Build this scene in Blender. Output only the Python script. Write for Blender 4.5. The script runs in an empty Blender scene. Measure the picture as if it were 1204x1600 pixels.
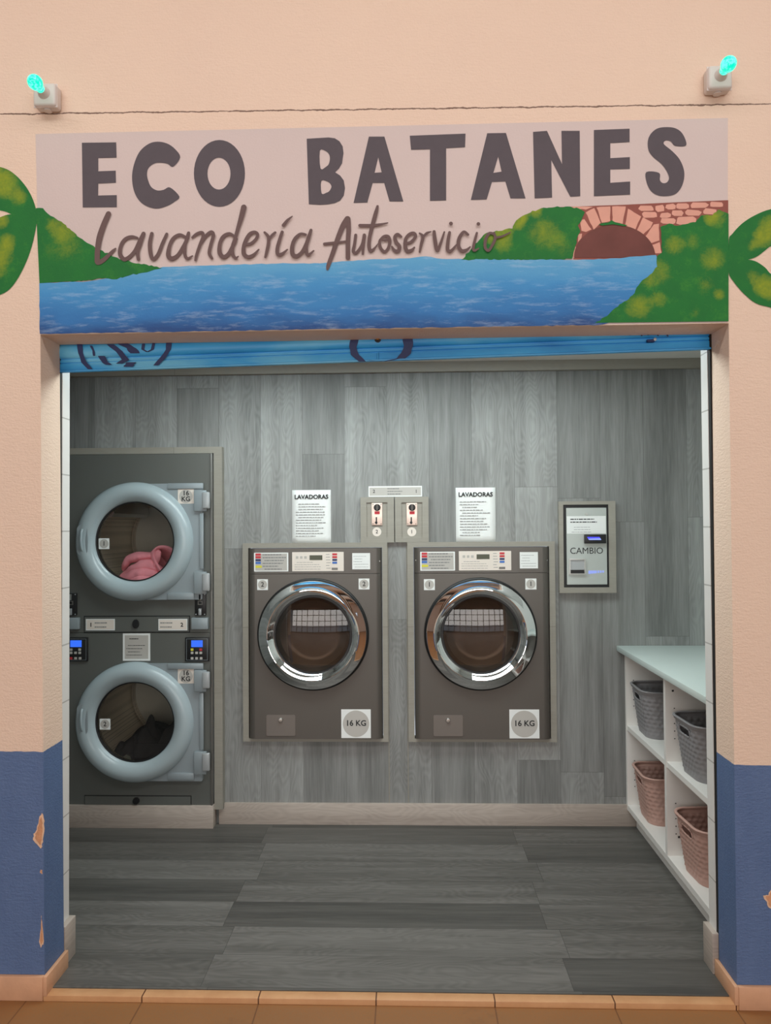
import bpy, bmesh, math, random
from mathutils import Vector, Matrix
from mathutils.geometry import tessellate_polygon
random.seed(7)
SC = bpy.context.scene
COL = SC.collection
PI = math.pi

# ------------------------------------------------------------------ camera
F = 1150.0
CAM = Vector((0, 0, 1.51))
_a = Vector((36, -22, -F)).normalized()          # world +Y in camera axes
_c = Vector((-0.0075, 1, 0)); _c = (_c - _a * _c.dot(_a)).normalized()
_b = _a.cross(_c).normalized()
ROT = Matrix((_b, _a, _c))
cd = bpy.data.cameras.new('camera'); cam = bpy.data.objects.new('camera', cd); COL.objects.link(cam)
cd.sensor_fit = 'VERTICAL'; cd.sensor_height = 36; cd.lens = F / 1600 * 36
cd.clip_start = 0.05
cam.matrix_world = Matrix.Translation(CAM) @ ROT.to_4x4()
SC.camera = cam

def ray(px, py):
    return ROT @ Vector(((px - 602) / F, -(py - 800) / F, -1))
def V(px, py, Y):
    d = ray(px, py); return CAM + d * ((Y - CAM.y) / d.y)
def VX(px, py, X):
    d = ray(px, py); return CAM + d * ((X - CAM.x) / d.x)
def VZ(px, py, Z):
    d = ray(px, py); return CAM + d * ((Z - CAM.z) / d.z)

# ------------------------------------------------------------------ light
SC.view_settings.view_transform = 'Standard'
SC.view_settings.look = 'None'
SC.view_settings.gamma = 1
SC.view_settings.use_curve_mapping = False
SC.view_settings.exposure = 0.0
w = bpy.data.worlds.new('world'); SC.world = w; w.use_nodes = True
w.node_tree.nodes['Background'].inputs[0].default_value = (0.80, 0.88, 1.0, 1)
w.node_tree.nodes['Background'].inputs[1].default_value = 0.9

def area(name, loc, target, sx, sy, power, col):
    l = bpy.data.lights.new(name, 'AREA'); l.shape = 'RECTANGLE'; l.size = sx; l.size_y = sy
    l.energy = power; l.color = col
    o = bpy.data.objects.new(name, l); COL.objects.link(o)
    o.location = loc
    o.rotation_euler = (Vector(target) - Vector(loc)).to_track_quat('-Z', 'Y').to_euler()
    return o
# daylight coming in through the glazed front of the arcade, opposite the shop
area('daylight_windows', (0, -5.4, 2.0), (0, 2.4, 2.0), 9.0, 2.2, 250, (1.0, 0.93, 0.85))
# overhead fill added under the arcade ceiling, brightens the upper front wall
area('arcade_fill_light', (0, 0.6, 4.24), (0, 1.2, 0), 6, 1.2, 150, (1.0, 0.99, 0.995))
# ceiling panels of the shop
area('shop_panel_light', (-0.10, 2.98, 2.33), (-0.10, 3.05, 0), 2.0, 0.45, 27, (0.88, 1.0, 0.99))

# ------------------------------------------------------------------ materials
def lin(c):
    c = c / 255.0
    return c / 12.92 if c <= 0.04045 else ((c + 0.055) / 1.055) ** 2.4
def rgb(r, g, b):
    return (lin(r), lin(g), lin(b), 1)
class NT:
    def __init__(s, name):
        s.m = bpy.data.materials.new(name); s.m.use_nodes = True
        s.t = s.m.node_tree; s.n = s.t.nodes; s.b = s.n['Principled BSDF']
        s._p = None
    def new(s, typ, **kw):
        n = s.n.new(typ)
        for k, v in kw.items(): setattr(n, k, v)
        return n
    def link(s, a, b): s.t.links.new(a, b)
    def pos(s):
        if s._p is None:
            g = s.new('ShaderNodeNewGeometry'); sp = s.new('ShaderNodeSeparateXYZ')
            s.link(g.outputs['Position'], sp.inputs[0]); s._p = (g.outputs['Position'], sp.outputs)
        return s._p
    def val(s, inp, v):
        if isinstance(v, bpy.types.NodeSocket): s.link(v, inp)
        else: inp.default_value = v
    def math(s, op, a, b=0.0, c=None, clamp=False):
        n = s.new('ShaderNodeMath', operation=op, use_clamp=clamp)
        s.val(n.inputs[0], a); s.val(n.inputs[1], b)
        if c is not None: s.val(n.inputs[2], c)
        return n.outputs[0]
    def vec(s, x, y, z):
        n = s.new('ShaderNodeCombineXYZ')
        s.val(n.inputs[0], x); s.val(n.inputs[1], y); s.val(n.inputs[2], z); return n.outputs[0]
    def scale(s, sc, off=(0, 0, 0)):
        n = s.new('ShaderNodeMapping'); s.link(s.pos()[0], n.inputs[0])
        n.inputs['Scale'].default_value = sc; n.inputs['Location'].default_value = off
        return n.outputs[0]
    def noise(s, vec, scale=1, detail=3, rough=0.5, dist=0):
        n = s.new('ShaderNodeTexNoise'); s.link(vec, n.inputs['Vector'])
        n.inputs['Scale'].default_value = scale; n.inputs['Detail'].default_value = detail
        n.inputs['Roughness'].default_value = rough; n.inputs['Distortion'].default_value = dist
        return n.outputs['Fac']
    def ramp(s, f, stops):
        n = s.new('ShaderNodeValToRGB'); s.link(f, n.inputs[0])
        e = n.color_ramp.elements
        while len(e) < len(stops): e.new(0.5)
        for i, (p, c) in enumerate(stops): e[i].position = p; e[i].color = c if len(c) == 4 else (*c, 1)
        return n.outputs[0]
    def mix(s, f, a, b, blend='MIX'):
        n = s.new('ShaderNodeMix', data_type='RGBA', blend_type=blend)
        s.val(n.inputs[0], f); s.val(n.inputs[6], a); s.val(n.inputs[7], b); return n.outputs[2]
    def bump(s, h, strength=0.3, dist=0.002):
        n = s.new('ShaderNodeBump'); n.inputs['Strength'].default_value = strength
        n.inputs['Distance'].default_value = dist; s.link(h, n.inputs['Height'])
        s.link(n.outputs[0], s.b.inputs['Normal'])
    def set(s, color=None, rough=0.5, metal=0.0, spec=None, emit=None, es=1.0):
        if color is not None: s.val(s.b.inputs['Base Color'], color)
        s.val(s.b.inputs['Roughness'], rough); s.val(s.b.inputs['Metallic'], metal)
        if spec is not None: s.b.inputs['Specular IOR Level'].default_value = spec
        if emit is not None:
            s.val(s.b.inputs['Emission Color'], emit); s.b.inputs['Emission Strength'].default_value = es
        return s

def mat(name, color, rough=0.5, metal=0.0, var=0.08, sc=30, bump=0.0, bsc=200, **kw):
    n = NT(name)
    f = n.noise(n.pos()[0], sc, 4)
    c2 = tuple(max(0, min(1, x * (1 + var))) for x in color[:3]) + (1,)
    c1 = tuple(x * (1 - var) for x in color[:3]) + (1,)
    n.set(n.mix(f, c1, c2), rough, metal, **kw)
    if bump: n.bump(n.noise(n.pos()[0], bsc, 3), bump, 0.002)
    return n.m

def plank_mat(name, across, along, pw, pl, a0, l0, cols, seam, contrast=1.0, rough=0.5, stagger=1.0, seamw=0.0012, gr=1.0, sheen=None):
    n = NT(name); p = n.pos()[1]
    A, L = p[across], p[along]
    u = n.math('DIVIDE', n.math('SUBTRACT', A, a0), pw)
    iu = n.math('FLOOR', u)
    wn = n.new('ShaderNodeTexWhiteNoise', noise_dimensions='1D'); n.link(iu, wn.inputs['W'])
    off = n.math('MULTIPLY', wn.outputs['Value'], stagger)
    v = n.math('ADD', n.math('DIVIDE', n.math('SUBTRACT', L, l0), pl), off)
    iv = n.math('FLOOR', v)
    wn2 = n.new('ShaderNodeTexWhiteNoise', noise_dimensions='2D'); n.link(n.vec(iu, iv, 0), wn2.inputs['Vector'])
    rnd = wn2.outputs['Value']
    # grain, stretched along the plank, shifted from plank to plank
    sh = n.math('MULTIPLY', rnd, 37.0)
    g1 = n.noise(n.vec(n.math('MULTIPLY', A, 14 * gr), n.math('MULTIPLY', L, 1.3 * gr), sh), 1.0, 3, 0.55, 0.6)
    g2 = n.noise(n.vec(n.math('MULTIPLY', A, 120 * gr), n.math('MULTIPLY', L, 5.0 * gr), sh), 1.0, 3, 0.65, 0.3)
    # cathedral figure
    wob = n.noise(n.vec(n.math('MULTIPLY', A, 7), n.math('MULTIPLY', L, 1.6), sh), 1.0, 2)
    rings = n.math('SINE', n.math('MULTIPLY', wob, 170.0))
    rings = n.math('MULTIPLY', n.math('MULTIPLY_ADD', rings, 0.5, 0.5), n.math('GREATER_THAN', rnd, 0.45))
    # low frequency streaks inside a board
    g3 = n.noise(n.vec(n.math('MULTIPLY', A, 16), n.math('MULTIPLY', L, 0.25), sh), 1.0, 1)
    f = n.math('ADD', n.math('MULTIPLY', n.math('SUBTRACT', g1, 0.5), 0.75 * contrast), n.math('MULTIPLY', n.math('SUBTRACT', g2, 0.5), 0.75 * contrast))
    f = n.math('ADD', f, n.math('MULTIPLY', n.math('SUBTRACT', rings, 0.5), 0.17 * contrast))
    f = n.math('ADD', f, n.math('MULTIPLY', n.math('SUBTRACT', g3, 0.5), 0.8 * contrast))
    f = n.math('ADD', f, n.math('MULTIPLY', n.math('SUBTRACT', rnd, 0.5), 0.46 * contrast))
    f = n.math('ADD', f, 0.5, clamp=True)
    c = n.ramp(f, [(0.1, cols[0]), (0.5, cols[1]), (0.9, cols[2])])
    fu = n.math('ABSOLUTE', n.math('SUBTRACT', n.math('FRACT', n.math('ADD', u, 0.5)), 0.5))
    fv = n.math('ABSOLUTE', n.math('SUBTRACT', n.math('FRACT', n.math('ADD', v, 0.5)), 0.5))
    s1 = n.math('LESS_THAN', fu, seamw / pw); s2 = n.math('LESS_THAN', fv, seamw / pl)
    sm = n.math('MAXIMUM', s1, s2)
    c = n.mix(n.math('MULTIPLY', sm, 0.55), c, seam)
    n.set(c, rough)
    if sheen: n.b.inputs['Specular IOR Level'].default_value = sheen
    n.bump(g2, 0.15, 0.001)
    return n.m

M = {}
M['back_wood'] = plank_mat('grey_oak_laminate', 0, 2, 0.2165, 1.38, 1.19, 0.37,
    [rgb(104, 105, 103), rgb(137, 138, 136), rgb(162, 164, 162)], rgb(84, 84, 82), 0.8, 0.55)
M['floor_wood'] = plank_mat('grey_oak_vinyl', 1, 0, 0.183, 1.22, 2.43, -0.66,
    [rgb(68, 67, 64), rgb(92, 90, 86), rgb(114, 112, 108)], rgb(50, 49, 47), 0.85, 0.5, stagger=0.05)
M['frame_wood'] = plank_mat('taupe_wood_trim', 2, 0, 3.0, 7.0, -5, -9,
    [rgb(128, 123, 114), rgb(146, 142, 132), rgb(160, 156, 146)], rgb(90, 85, 80), 0.35, 0.5)
M['base_wood'] = plank_mat('pale_wood_baseboard', 2, 0, 3.0, 7.0, -5, -9,
    [rgb(150, 138, 130), rgb(178, 166, 156), rgb(198, 188, 178)], rgb(110, 100, 95), 0.7, 0.5, gr=0.8)

def wall_paint():
    n = NT('peach_and_blue_wall_paint'); p = n.pos()[1]
    zl = V(68, 1175, 2.39); zr = V(1148, 1195, 2.39)
    k = (zr.z - zl.z) / (zr.x - zl.x)
    d = n.math('SUBTRACT', p[2], n.math('MULTIPLY_ADD', p[0], k, zl.z - k * zl.x))
    d = n.math('ADD', d, n.math('MULTIPLY', n.math('SUBTRACT', n.noise(n.pos()[0], 25, 3), 0.5), 0.006))
    isb = n.math('LESS_THAN', d, 0.0)
    f = n.noise(n.pos()[0], 2.0, 4, 0.6)
    peach = n.mix(f, rgb(230, 203, 184), rgb(238, 212, 190))
    f2 = n.noise(n.scale((18, 18, 5)), 1, 4, 0.7)
    blue = n.mix(f2, rgb(76, 101, 144), rgb(96, 121, 163))
    # hairline crack along the top of the shop front
    L = V(0, 178.5, 2.39); R = V(1204, 162.5, 2.39); k2 = (R.z - L.z) / (R.x - L.x)
    cr = n.math('SUBTRACT', p[2], n.math('MULTIPLY_ADD', p[0], k2, L.z - k2 * L.x))
    cr = n.math('ADD', cr, n.math('MULTIPLY', n.math('SUBTRACT', n.noise(n.scale((14, 0, 0)), 1, 6, 0.7), 0.5), 0.018))
    thick = n.math('MULTIPLY', n.math('MULTIPLY', n.noise(n.scale((9, 0, 0)), 1, 3), n.noise(n.scale((60, 0, 0)), 1, 2)), 0.0085)
    iscr = n.math('LESS_THAN', n.math('ABSOLUTE', cr), thick)
    # small dark pits and stains
    vo = n.new('ShaderNodeTexVoronoi'); n.link(n.pos()[0], vo.inputs['Vector']); vo.inputs['Scale'].default_value = 7
    pit = n.math('MULTIPLY', n.math('LESS_THAN', vo.outputs['Distance'], 0.016), 0.6)
    c = n.mix(isb, peach, blue)
    c = n.mix(n.math('MULTIPLY', iscr, 0.85), c, rgb(92, 60, 48))
    c = n.mix(pit, c, rgb(150, 110, 90))
    n.set(c, n.math('MULTIPLY_ADD', isb, -0.3, 0.8))
    h = n.math('ADD', n.noise(n.pos()[0], 160, 4, 0.6), n.math('MULTIPLY', n.noise(n.scale((40, 40, 170)), 1, 3), 0.8))
    h = n.math('SUBTRACT', h, n.math('MULTIPLY', iscr, 2.0))
    n.bump(h, 0.6, 0.003)
    return n.m
M['front_wall'] = wall_paint()

def tile_mat():
    n = NT('orange_terrazzo_tile'); p = n.pos()[1]
    u = n.math('DIVIDE', n.math('SUBTRACT', p[0], -0.493), 0.378)
    v = n.math('DIVIDE', n.math('SUBTRACT', p[1], 2.385), 0.378)
    fu = n.math('ABSOLUTE', n.math('SUBTRACT', n.math('FRACT', n.math('ADD', u, 0.5)), 0.5))
    fv = n.math('ABSOLUTE', n.math('SUBTRACT', n.math('FRACT', n.math('ADD', v, 0.5)), 0.5))
    sm = n.math('MAXIMUM', n.math('LESS_THAN', fu, 0.0055), n.math('LESS_THAN', fv, 0.0045))
    f = n.noise(n.pos()[0], 3, 4, 0.6); sp = n.noise(n.pos()[0], 220, 3, 0.7)
    c = n.mix(f, rgb(132, 84, 43), rgb(158, 106, 58))
    c = n.mix(n.ramp(sp, [(0.35, (0, 0, 0)), (0.62, (1, 1, 1))]), c, rgb(138, 98, 60))
    stain = n.ramp(n.noise(n.pos()[0], 5, 5, 0.7), [(0.60, (0, 0, 0)), (0.72, (1, 1, 1))])
    c = n.mix(n.math('MULTIPLY', stain, 0.4), c, rgb(110, 78, 50))
    c = n.mix(n.math('MULTIPLY', sm, 0.8), c, rgb(98, 60, 34))
    n.set(c, 0.5); n.bump(sp, 0.1, 0.001)
    return n.m
M['tile'] = tile_mat()
def strip_tile():
    n = NT('orange_threshold_tile'); p = n.pos()[1]
    u = n.math('DIVIDE', n.math('SUBTRACT', p[0], -0.493), 0.378)
    fu = n.math('ABSOLUTE', n.math('SUBTRACT', n.math('FRACT', n.math('ADD', u, 0.5)), 0.5))
    c = n.mix(n.noise(n.pos()[0], 12, 4, 0.6), rgb(184, 132, 88), rgb(216, 168, 122))
    c = n.mix(n.math('LESS_THAN', fu, 0.006), c, rgb(98, 60, 34))
    n.set(c, 0.5); n.bump(n.noise(n.pos()[0], 90, 3), 0.2, 0.002)
    return n.m
M['strip'] = strip_tile()
M['plinth'] = mat('salmon_plinth_tile', rgb(208, 160, 126), 0.55, var=0.2, sc=14, bump=0.4, bsc=60)
M['white'] = mat('white_paint', rgb(226, 226, 222), 0.6, var=0.02)
M['lining'] = None
def lining():
    n = NT('white_tile_lining'); p = n.pos()[1]
    v = n.math('DIVIDE', p[2], 0.2)
    fv = n.math('ABSOLUTE', n.math('SUBTRACT', n.math('FRACT', v), 0.5))
    c = n.mix(n.math('LESS_THAN', fv, 0.012), rgb(226, 225, 222), rgb(178, 176, 172))
    n.set(c, 0.35); n.bump(n.noise(n.pos()[0], 20, 2), 0.2, 0.003)
    return n.m
M['lining'] = lining()
M['melamine'] = mat('white_melamine', rgb(232, 229, 224), 0.4, var=0.015)
M['laminate_top'] = mat('pale_green_white_laminate', rgb(196, 208, 204), 0.34, var=0.015)
M['black'] = mat('black_plastic', rgb(24, 24, 26), 0.4, var=0.1)
M['blacksteel'] = mat('dark_gap_paint', rgb(20, 19, 18), 0.8, var=0.1)
M['guide_blue'] = mat('blue_overspray', rgb(60, 120, 170), 0.6, var=0.2)
M['machine'] = mat('dark_grey_enamel', rgb(94, 89, 84), 0.36, 0.3, var=0.03, sc=5)
M['machine2'] = mat('dark_grey_green_enamel', rgb(102, 104, 100), 0.38, 0.2, var=0.04, sc=4)
M['enamel_trim'] = mat('grey_enamel_trim', rgb(112, 110, 106), 0.35, 0.3, var=0.03)  # lighter grey enamel of trims and small parts
M['hatch'] = mat('grey_hatch_enamel', rgb(116, 108, 102), 0.4, 0.2, var=0.02)
M['chrome'] = mat('chrome', (0.80, 0.80, 0.80, 1), 0.035, 1.0, var=0.01)
M['steel'] = mat('satin_steel', (0.60, 0.60, 0.58, 1), 0.28, 1.0, var=0.05)
M['ringgrey'] = mat('satin_blue_grey_plastic', rgb(166, 180, 185), 0.26, 0.0, var=0.02, sc=6)
M['plategrey'] = mat('blue_grey_casting', rgb(150, 160, 165), 0.36, 0.15, var=0.03, sc=10)
M['paper'] = mat('white_paper', rgb(232, 234, 232), 0.7, var=0.01)
M['papergrey'] = mat('grey_sticker', rgb(184, 180, 174), 0.6, var=0.02)
M['cream'] = mat('cream_sticker', rgb(226, 216, 206), 0.55, var=0.02)
M['ink'] = mat('black_ink', rgb(38, 38, 40), 0.7, var=0.05)
M['inkgrey'] = mat('grey_ink', rgb(128, 128, 128), 0.7, var=0.05)
M['red'] = mat('red_print', rgb(196, 52, 62), 0.6, var=0.05)
M['blue'] = mat('blue_print', rgb(62, 110, 186), 0.6, var=0.05)
M['navy'] = mat('navy_print', rgb(44, 56, 96), 0.6, var=0.05)
M['yellow'] = mat('yellow_print', rgb(214, 206, 62), 0.6, var=0.05)
M['silverpanel'] = mat('brushed_silver_panel', rgb(186, 192, 188), 0.35, 0.3, var=0.02)
M['coinplate'] = mat('polished_copper_toned_plate', rgb(250, 222, 208), 0.3, 0.25, var=0.03)
M['pink'] = mat('pink_towelling', rgb(244, 152, 164), 0.95, var=0.08, sc=60, bump=0.8, bsc=300)
M['darkcloth'] = mat('dark_cloth', rgb(40, 34, 34), 0.9, var=0.2, sc=40, bump=0.5)
M['basket_grey'] = mat('grey_basket_plastic', rgb(138, 136, 138), 0.5, var=0.04)
M['basket_pink'] = mat('dusty_pink_basket_plastic', rgb(190, 152, 140), 0.5, var=0.04)
M['box_white'] = mat('weathered_white_plastic', rgb(222, 214, 210), 0.5, var=0.03)
M['letters'] = mat('charcoal_mural_paint', rgb(86, 78, 84), 0.75, var=0.08, sc=30)
M['script'] = mat('brown_grey_mural_paint', rgb(104, 82, 80), 0.75, var=0.08, sc=30)
M['arch_dark'] = mat('red_brown_mural_paint', rgb(112, 66, 60), 0.8, var=0.3, sc=14)
M['mortar'] = mat('brick_brown_mural_paint', rgb(146, 84, 74), 0.8, var=0.15, sc=20)
M['stone'] = mat('pink_stone_mural_paint', rgb(222, 164, 146), 0.8, var=0.1, sc=25)
M['ceiling'] = mat('arcade_ceiling_paint', rgb(226, 204, 184), 0.8, var=0.03)
M['dirt'] = mat('bare_plaster', rgb(206, 150, 112), 0.9, var=0.25, sc=50, bump=0.6)
M['hinge'] = mat('hinge_steel', rgb(170, 174, 176), 0.36, 0.3, var=0.03)
M['brass'] = mat('rusty_brass', rgb(170, 110, 50), 0.4, 0.7, var=0.2)
M['rubber'] = mat('black_rubber', rgb(16, 16, 17), 0.5, var=0.1)
def emis(name, col, s, base=(0.02, 0.02, 0.02, 1)):
    n = NT(name); f = n.noise(n.pos()[0], 160, 2)
    n.set(base, 0.3, emit=n.mix(f, col, tuple(min(1, x * 1.15) for x in col[:3]) + (1,)), es=s); return n.m
M['lcd'] = emis('blue_lit_display', rgb(50, 110, 255), 0.95)
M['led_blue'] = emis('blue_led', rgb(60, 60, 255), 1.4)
M['led_and_reflection'] = emis('pale_blue_led_and_reflection', rgb(150, 170, 255), 0.9)  # slot light of the note reader, and the imitated blue reflection
M['lcd_green'] = emis('dim_green_display', rgb(60, 66, 28), 0.6)
def bulb_mat():
    n = NT('lit_green_glass')
    f = n.ramp(n.noise(n.pos()[0], 60, 2, 0.5, 1.5), [(0.46, (0.0, 0.80, 0.50)), (0.60, (0.15, 1.0, 0.75))])
    n.set((0, 0.2, 0.12, 1), 0.15, emit=f, es=1.25); return n.m
M['bulb'] = bulb_mat()

def glass(name, tint, refl, rough=0.02):
    """clear pane: partly transparent, partly mirror-like, fresnel weighted"""
    m = bpy.data.materials.new(name); m.use_nodes = True; t = m.node_tree; n = t.nodes
    n.remove(n['Principled BSDF'])
    tr = n.new('ShaderNodeBsdfTransparent'); tr.inputs[0].default_value = tint
    gl = n.new('ShaderNodeBsdfGlossy'); gl.inputs['Roughness'].default_value = rough
    gl.inputs[0].default_value = (1, 1, 1, 1)
    fr = n.new('ShaderNodeFresnel'); fr.inputs[0].default_value = 1.5
    mu = n.new('ShaderNodeMath'); mu.operation = 'MULTIPLY_ADD'
    t.links.new(fr.outputs[0], mu.inputs[0]); mu.inputs[1].default_value = 0.9; mu.inputs[2].default_value = refl
    mx = n.new('ShaderNodeMixShader')
    t.links.new(mu.outputs[0], mx.inputs[0]); t.links.new(tr.outputs[0], mx.inputs[1]); t.links.new(gl.outputs[0], mx.inputs[2])
    t.links.new(mx.outputs[0], n['Material Output'].inputs[0])
    return m
M['glass_dark'] = glass('smoked_door_glass', (0.55, 0.51, 0.47, 1), 0.02)
M['glass_clear'] = glass('clear_door_glass', (0.88, 0.88, 0.87, 1), 0.0)

def drum_mat(name, base, holes=0.008, metal=0.9):
    n = NT(name)
    vo = n.new('ShaderNodeTexVoronoi'); vo.inputs['Scale'].default_value = 1 / holes; vo.inputs['Randomness'].default_value = 0.0
    n.link(n.pos()[0], vo.inputs['Vector'])
    h = n.math('LESS_THAN', vo.outputs['Distance'], 0.3)
    c = n.mix(n.math('MULTIPLY', h, 0.7), base, (0.01, 0.01, 0.01, 1))
    n.set(c, 0.38, metal); return n.m
M['drum'] = drum_mat('perforated_steel_drum', rgb(226, 212, 190), metal=0.75)
M['drum_plain'] = mat('galvanised_drum_back', rgb(186, 184, 174), 0.5, 0.5, var=0.1, sc=12)

# ------------------------------------------------------------------ mesh helpers
def wl(o):
    v = Vector((0, 0, 0))
    while o is not None: v = v + o.location; o = o.parent
    return v
def link(name, me, m, parent=None, smooth=None):
    o = bpy.data.objects.new(name, me); COL.objects.link(o)
    if m is not None:
        for mm in (m if isinstance(m, (list, tuple)) else [m]): me.materials.append(mm)
    if parent is not None:
        me.transform(Matrix.Translation(-wl(parent))); o.parent = parent
    if smooth:
        for p in me.polygons: p.use_smooth = True
        if smooth is not True:
            me.set_sharp_from_angle(angle=math.radians(smooth))
    return o
def recenter(o):
    """put a single-mesh thing's origin at its base"""
    vs = [v.co for v in o.data.vertices]
    c = Vector(((min(v.x for v in vs) + max(v.x for v in vs)) / 2, (min(v.y for v in vs) + max(v.y for v in vs)) / 2, min(v.z for v in vs)))
    o.data.transform(Matrix.Translation(-c)); o.location = o.location + c
    for ch in o.children: ch.data.transform(Matrix.Translation(-c))
    return o
def tag(o, label, cat, group=None, kind=None):
    o['label'] = label; o['category'] = cat
    if group: o['group'] = group
    if kind: o['kind'] = kind
    return o
def struct(o): o['kind'] = 'structure'; return o
def thing(name, loc, label, cat, group=None):
    o = bpy.data.objects.new(name, None); COL.objects.link(o); o.location = loc; o.empty_display_size = 0.05
    return tag(o, label, cat, group)

def bm_box(bm, x0, x1, y0, y1, z0, z1, bev=0.0, mi=0, seg=2):
    r = bmesh.ops.create_cube(bm, size=1)
    bmesh.ops.scale(bm, vec=(abs(x1 - x0), abs(y1 - y0), abs(z1 - z0)), verts=r['verts'])
    bmesh.ops.translate(bm, vec=((x0 + x1) / 2, (y0 + y1) / 2, (z0 + z1) / 2), verts=r['verts'])
    fs = {f for v in r['verts'] for f in v.link_faces}
    for f in fs: f.material_index = mi
    if bev > 0:
        es = list({e for v in r['verts'] for e in v.link_edges})
        q = bmesh.ops.bevel(bm, geom=es, offset=bev, segments=seg, profile=0.5, affect='EDGES')
        for f in q['faces']: f.material_index = mi
def fin(bm, name, m, parent=None, smooth=None):
    me = bpy.data.meshes.new(name); bm.to_mesh(me); bm.free()
    return link(name, me, m, parent, smooth)
def box(name, x0, x1, y0, y1, z0, z1, m, parent=None, bev=0.0, smooth=None):
    bm = bmesh.new(); bm_box(bm, x0, x1, y0, y1, z0, z1, bev)
    return fin(bm, name, m, parent, smooth or (40 if bev else None))
def boxes(name, lst, m, parent=None, bev=0.0):
    bm = bmesh.new()
    for b in lst: bm_box(bm, *b, bev=bev)
    return fin(bm, name, m, parent, 40 if bev else None)

def prism(bm, loops, y0, y1, mi=0):
    """loops of (x, z): first the outline, then holes; solid between y0 (front) and y1"""
    vl = [[Vector((x, z, 0)) for x, z in lp] for lp in loops]
    tris = tessellate_polygon(vl)
    flat = [p for lp in loops for p in lp]
    f = [bm.verts.new((x, y0, z)) for x, z in flat]
    for t in tris:
        try:
            q = bm.faces.new([f[i] for i in t]); q.material_index = mi
            q.normal_update()
            if q.normal.y > 0: q.normal_flip()
        except ValueError: pass
    if y1 is not None:
        b = [bm.verts.new((x, y1, z)) for x, z in flat]
        for t in tris:
            try:
                q = bm.faces.new([b[i] for i in t]); q.material_index = mi
                q.normal_update()
                if q.normal.y < 0: q.normal_flip()
            except ValueError: pass
        k = 0
        for lp in loops:
            n = len(lp)
            for i in range(n):
                try: bm.faces.new((f[k + i], f[k + (i + 1) % n], b[k + (i + 1) % n], b[k + i])).material_index = mi
                except ValueError: pass
            k += n
def circle(cx, cz, r, n=64, rz=None):
    rz = rz or r
    return [(cx + r * math.cos(2 * PI * i / n), cz + rz * math.sin(2 * PI * i / n)) for i in range(n)]
def rrect(x0, x1, z0, z1, r, n=6):
    pts = []
    for cx, cz, a in ((x1 - r, z1 - r, 0), (x0 + r, z1 - r, 90), (x0 + r, z0 + r, 180), (x1 - r, z0 + r, 270)):
        for i in range(n + 1):
            t = math.radians(a + 90 * i / n); pts.append((cx + r * math.cos(t), cz + r * math.sin(t)))
    return pts
def rect(x0, x1, z0, z1): return [(x0, z0), (x1, z0), (x1, z1), (x0, z1)]
def flat(name, loops, y0, y1, m, parent=None, recalc=True):
    bm = bmesh.new(); prism(bm, loops, y0, y1)
    if y1 is not None and recalc: bmesh.ops.recalc_face_normals(bm, faces=bm.faces)
    return fin(bm, name, m, parent)
def lathe(bm, prof, cx, cy, cz, n=96, mi=0):
    """prof of (radius, forward): forward is towards the viewer (-Y)"""
    rows = []
    for r, fw in prof:
        if r < 1e-6: rows.append([bm.verts.new((cx, cy - fw, cz))])
        else: rows.append([bm.verts.new((cx + r * math.cos(2 * PI * i / n), cy - fw, cz + r * math.sin(2 * PI * i / n))) for i in range(n)])
    for a, b in zip(rows[:-1], rows[1:]):
        for i in range(n):
            j = (i + 1) % n
            if len(a) == 1 and len(b) == 1: continue
            if len(a) == 1: f = bm.faces.new((a[0], b[j], b[i]))
            elif len(b) == 1: f = bm.faces.new((a[i], a[j], b[0]))
            else: f = bm.faces.new((a[i], a[j], b[j], b[i]))
            f.material_index = mi
def turned(name, prof, c, m, parent=None, n=96, smooth=35):
    bm = bmesh.new(); lathe(bm, prof, c[0], c[1], c[2], n)
    bmesh.ops.recalc_face_normals(bm, faces=bm.faces)
    return fin(bm, name, m, parent, smooth)
def text(s, x, z, y, size, m, name='lettering', parent=None, align='CENTER', bold=0.0, sx=1.0, spacing=1.0):
    cu = bpy.data.curves.new('t', 'FONT'); cu.body = s; cu.size = size; cu.align_x = align; cu.align_y = 'CENTER'
    cu.offset = bold; cu.extrude = 0.0002; cu.space_character = spacing; cu.resolution_u = 3
    t = bpy.data.objects.new('t', cu); COL.objects.link(t)
    bpy.context.view_layer.update()
    dg = bpy.context.evaluated_depsgraph_get()
    me = bpy.data.meshes.new_from_object(t.evaluated_get(dg))
    bpy.data.objects.remove(t); bpy.data.curves.remove(cu)
    me.transform(Matrix.Translation((x, y, z)) @ Matrix.Rotation(PI / 2, 4, 'X') @ Matrix.Scale(sx, 4, (1, 0, 0)))
    me.materials.clear(); me.name = name
    return link(name, me, m, parent)
def text_lines(name, x0, x1, z0, z1, y, n, m, parent, seed=0, gap=0.0, th=0.35):
    """illegible small print: rows of short dashes"""
    rnd = random.Random(seed); bm = bmesh.new(); h = (z1 - z0) / n
    for i in range(n):
        z = z1 - h * (i + 0.5); x = x0 + (x1 - x0) * rnd.choice((0, 0, 0.08)); xe = x0 + (x1 - x0) * rnd.uniform(0.55, 1.0)
        while x < xe:
            l = (x1 - x0) * rnd.uniform(0.04, 0.14); e = min(x + l, xe)
            bm_box(bm, x, e, y - 0.0003, y, z - h * th / 2, z + h * th / 2); x = e + (x1 - x0) * 0.018
    return fin(bm, name, m, parent)

# ------------------------------------------------------------------ places
YW, YB = 2.39, 3.76          # front wall face, back wall face
SB = YB / F
def P2(px, py, Y):
    v = V(px, py, Y); return (v.x, v.z)

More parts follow.
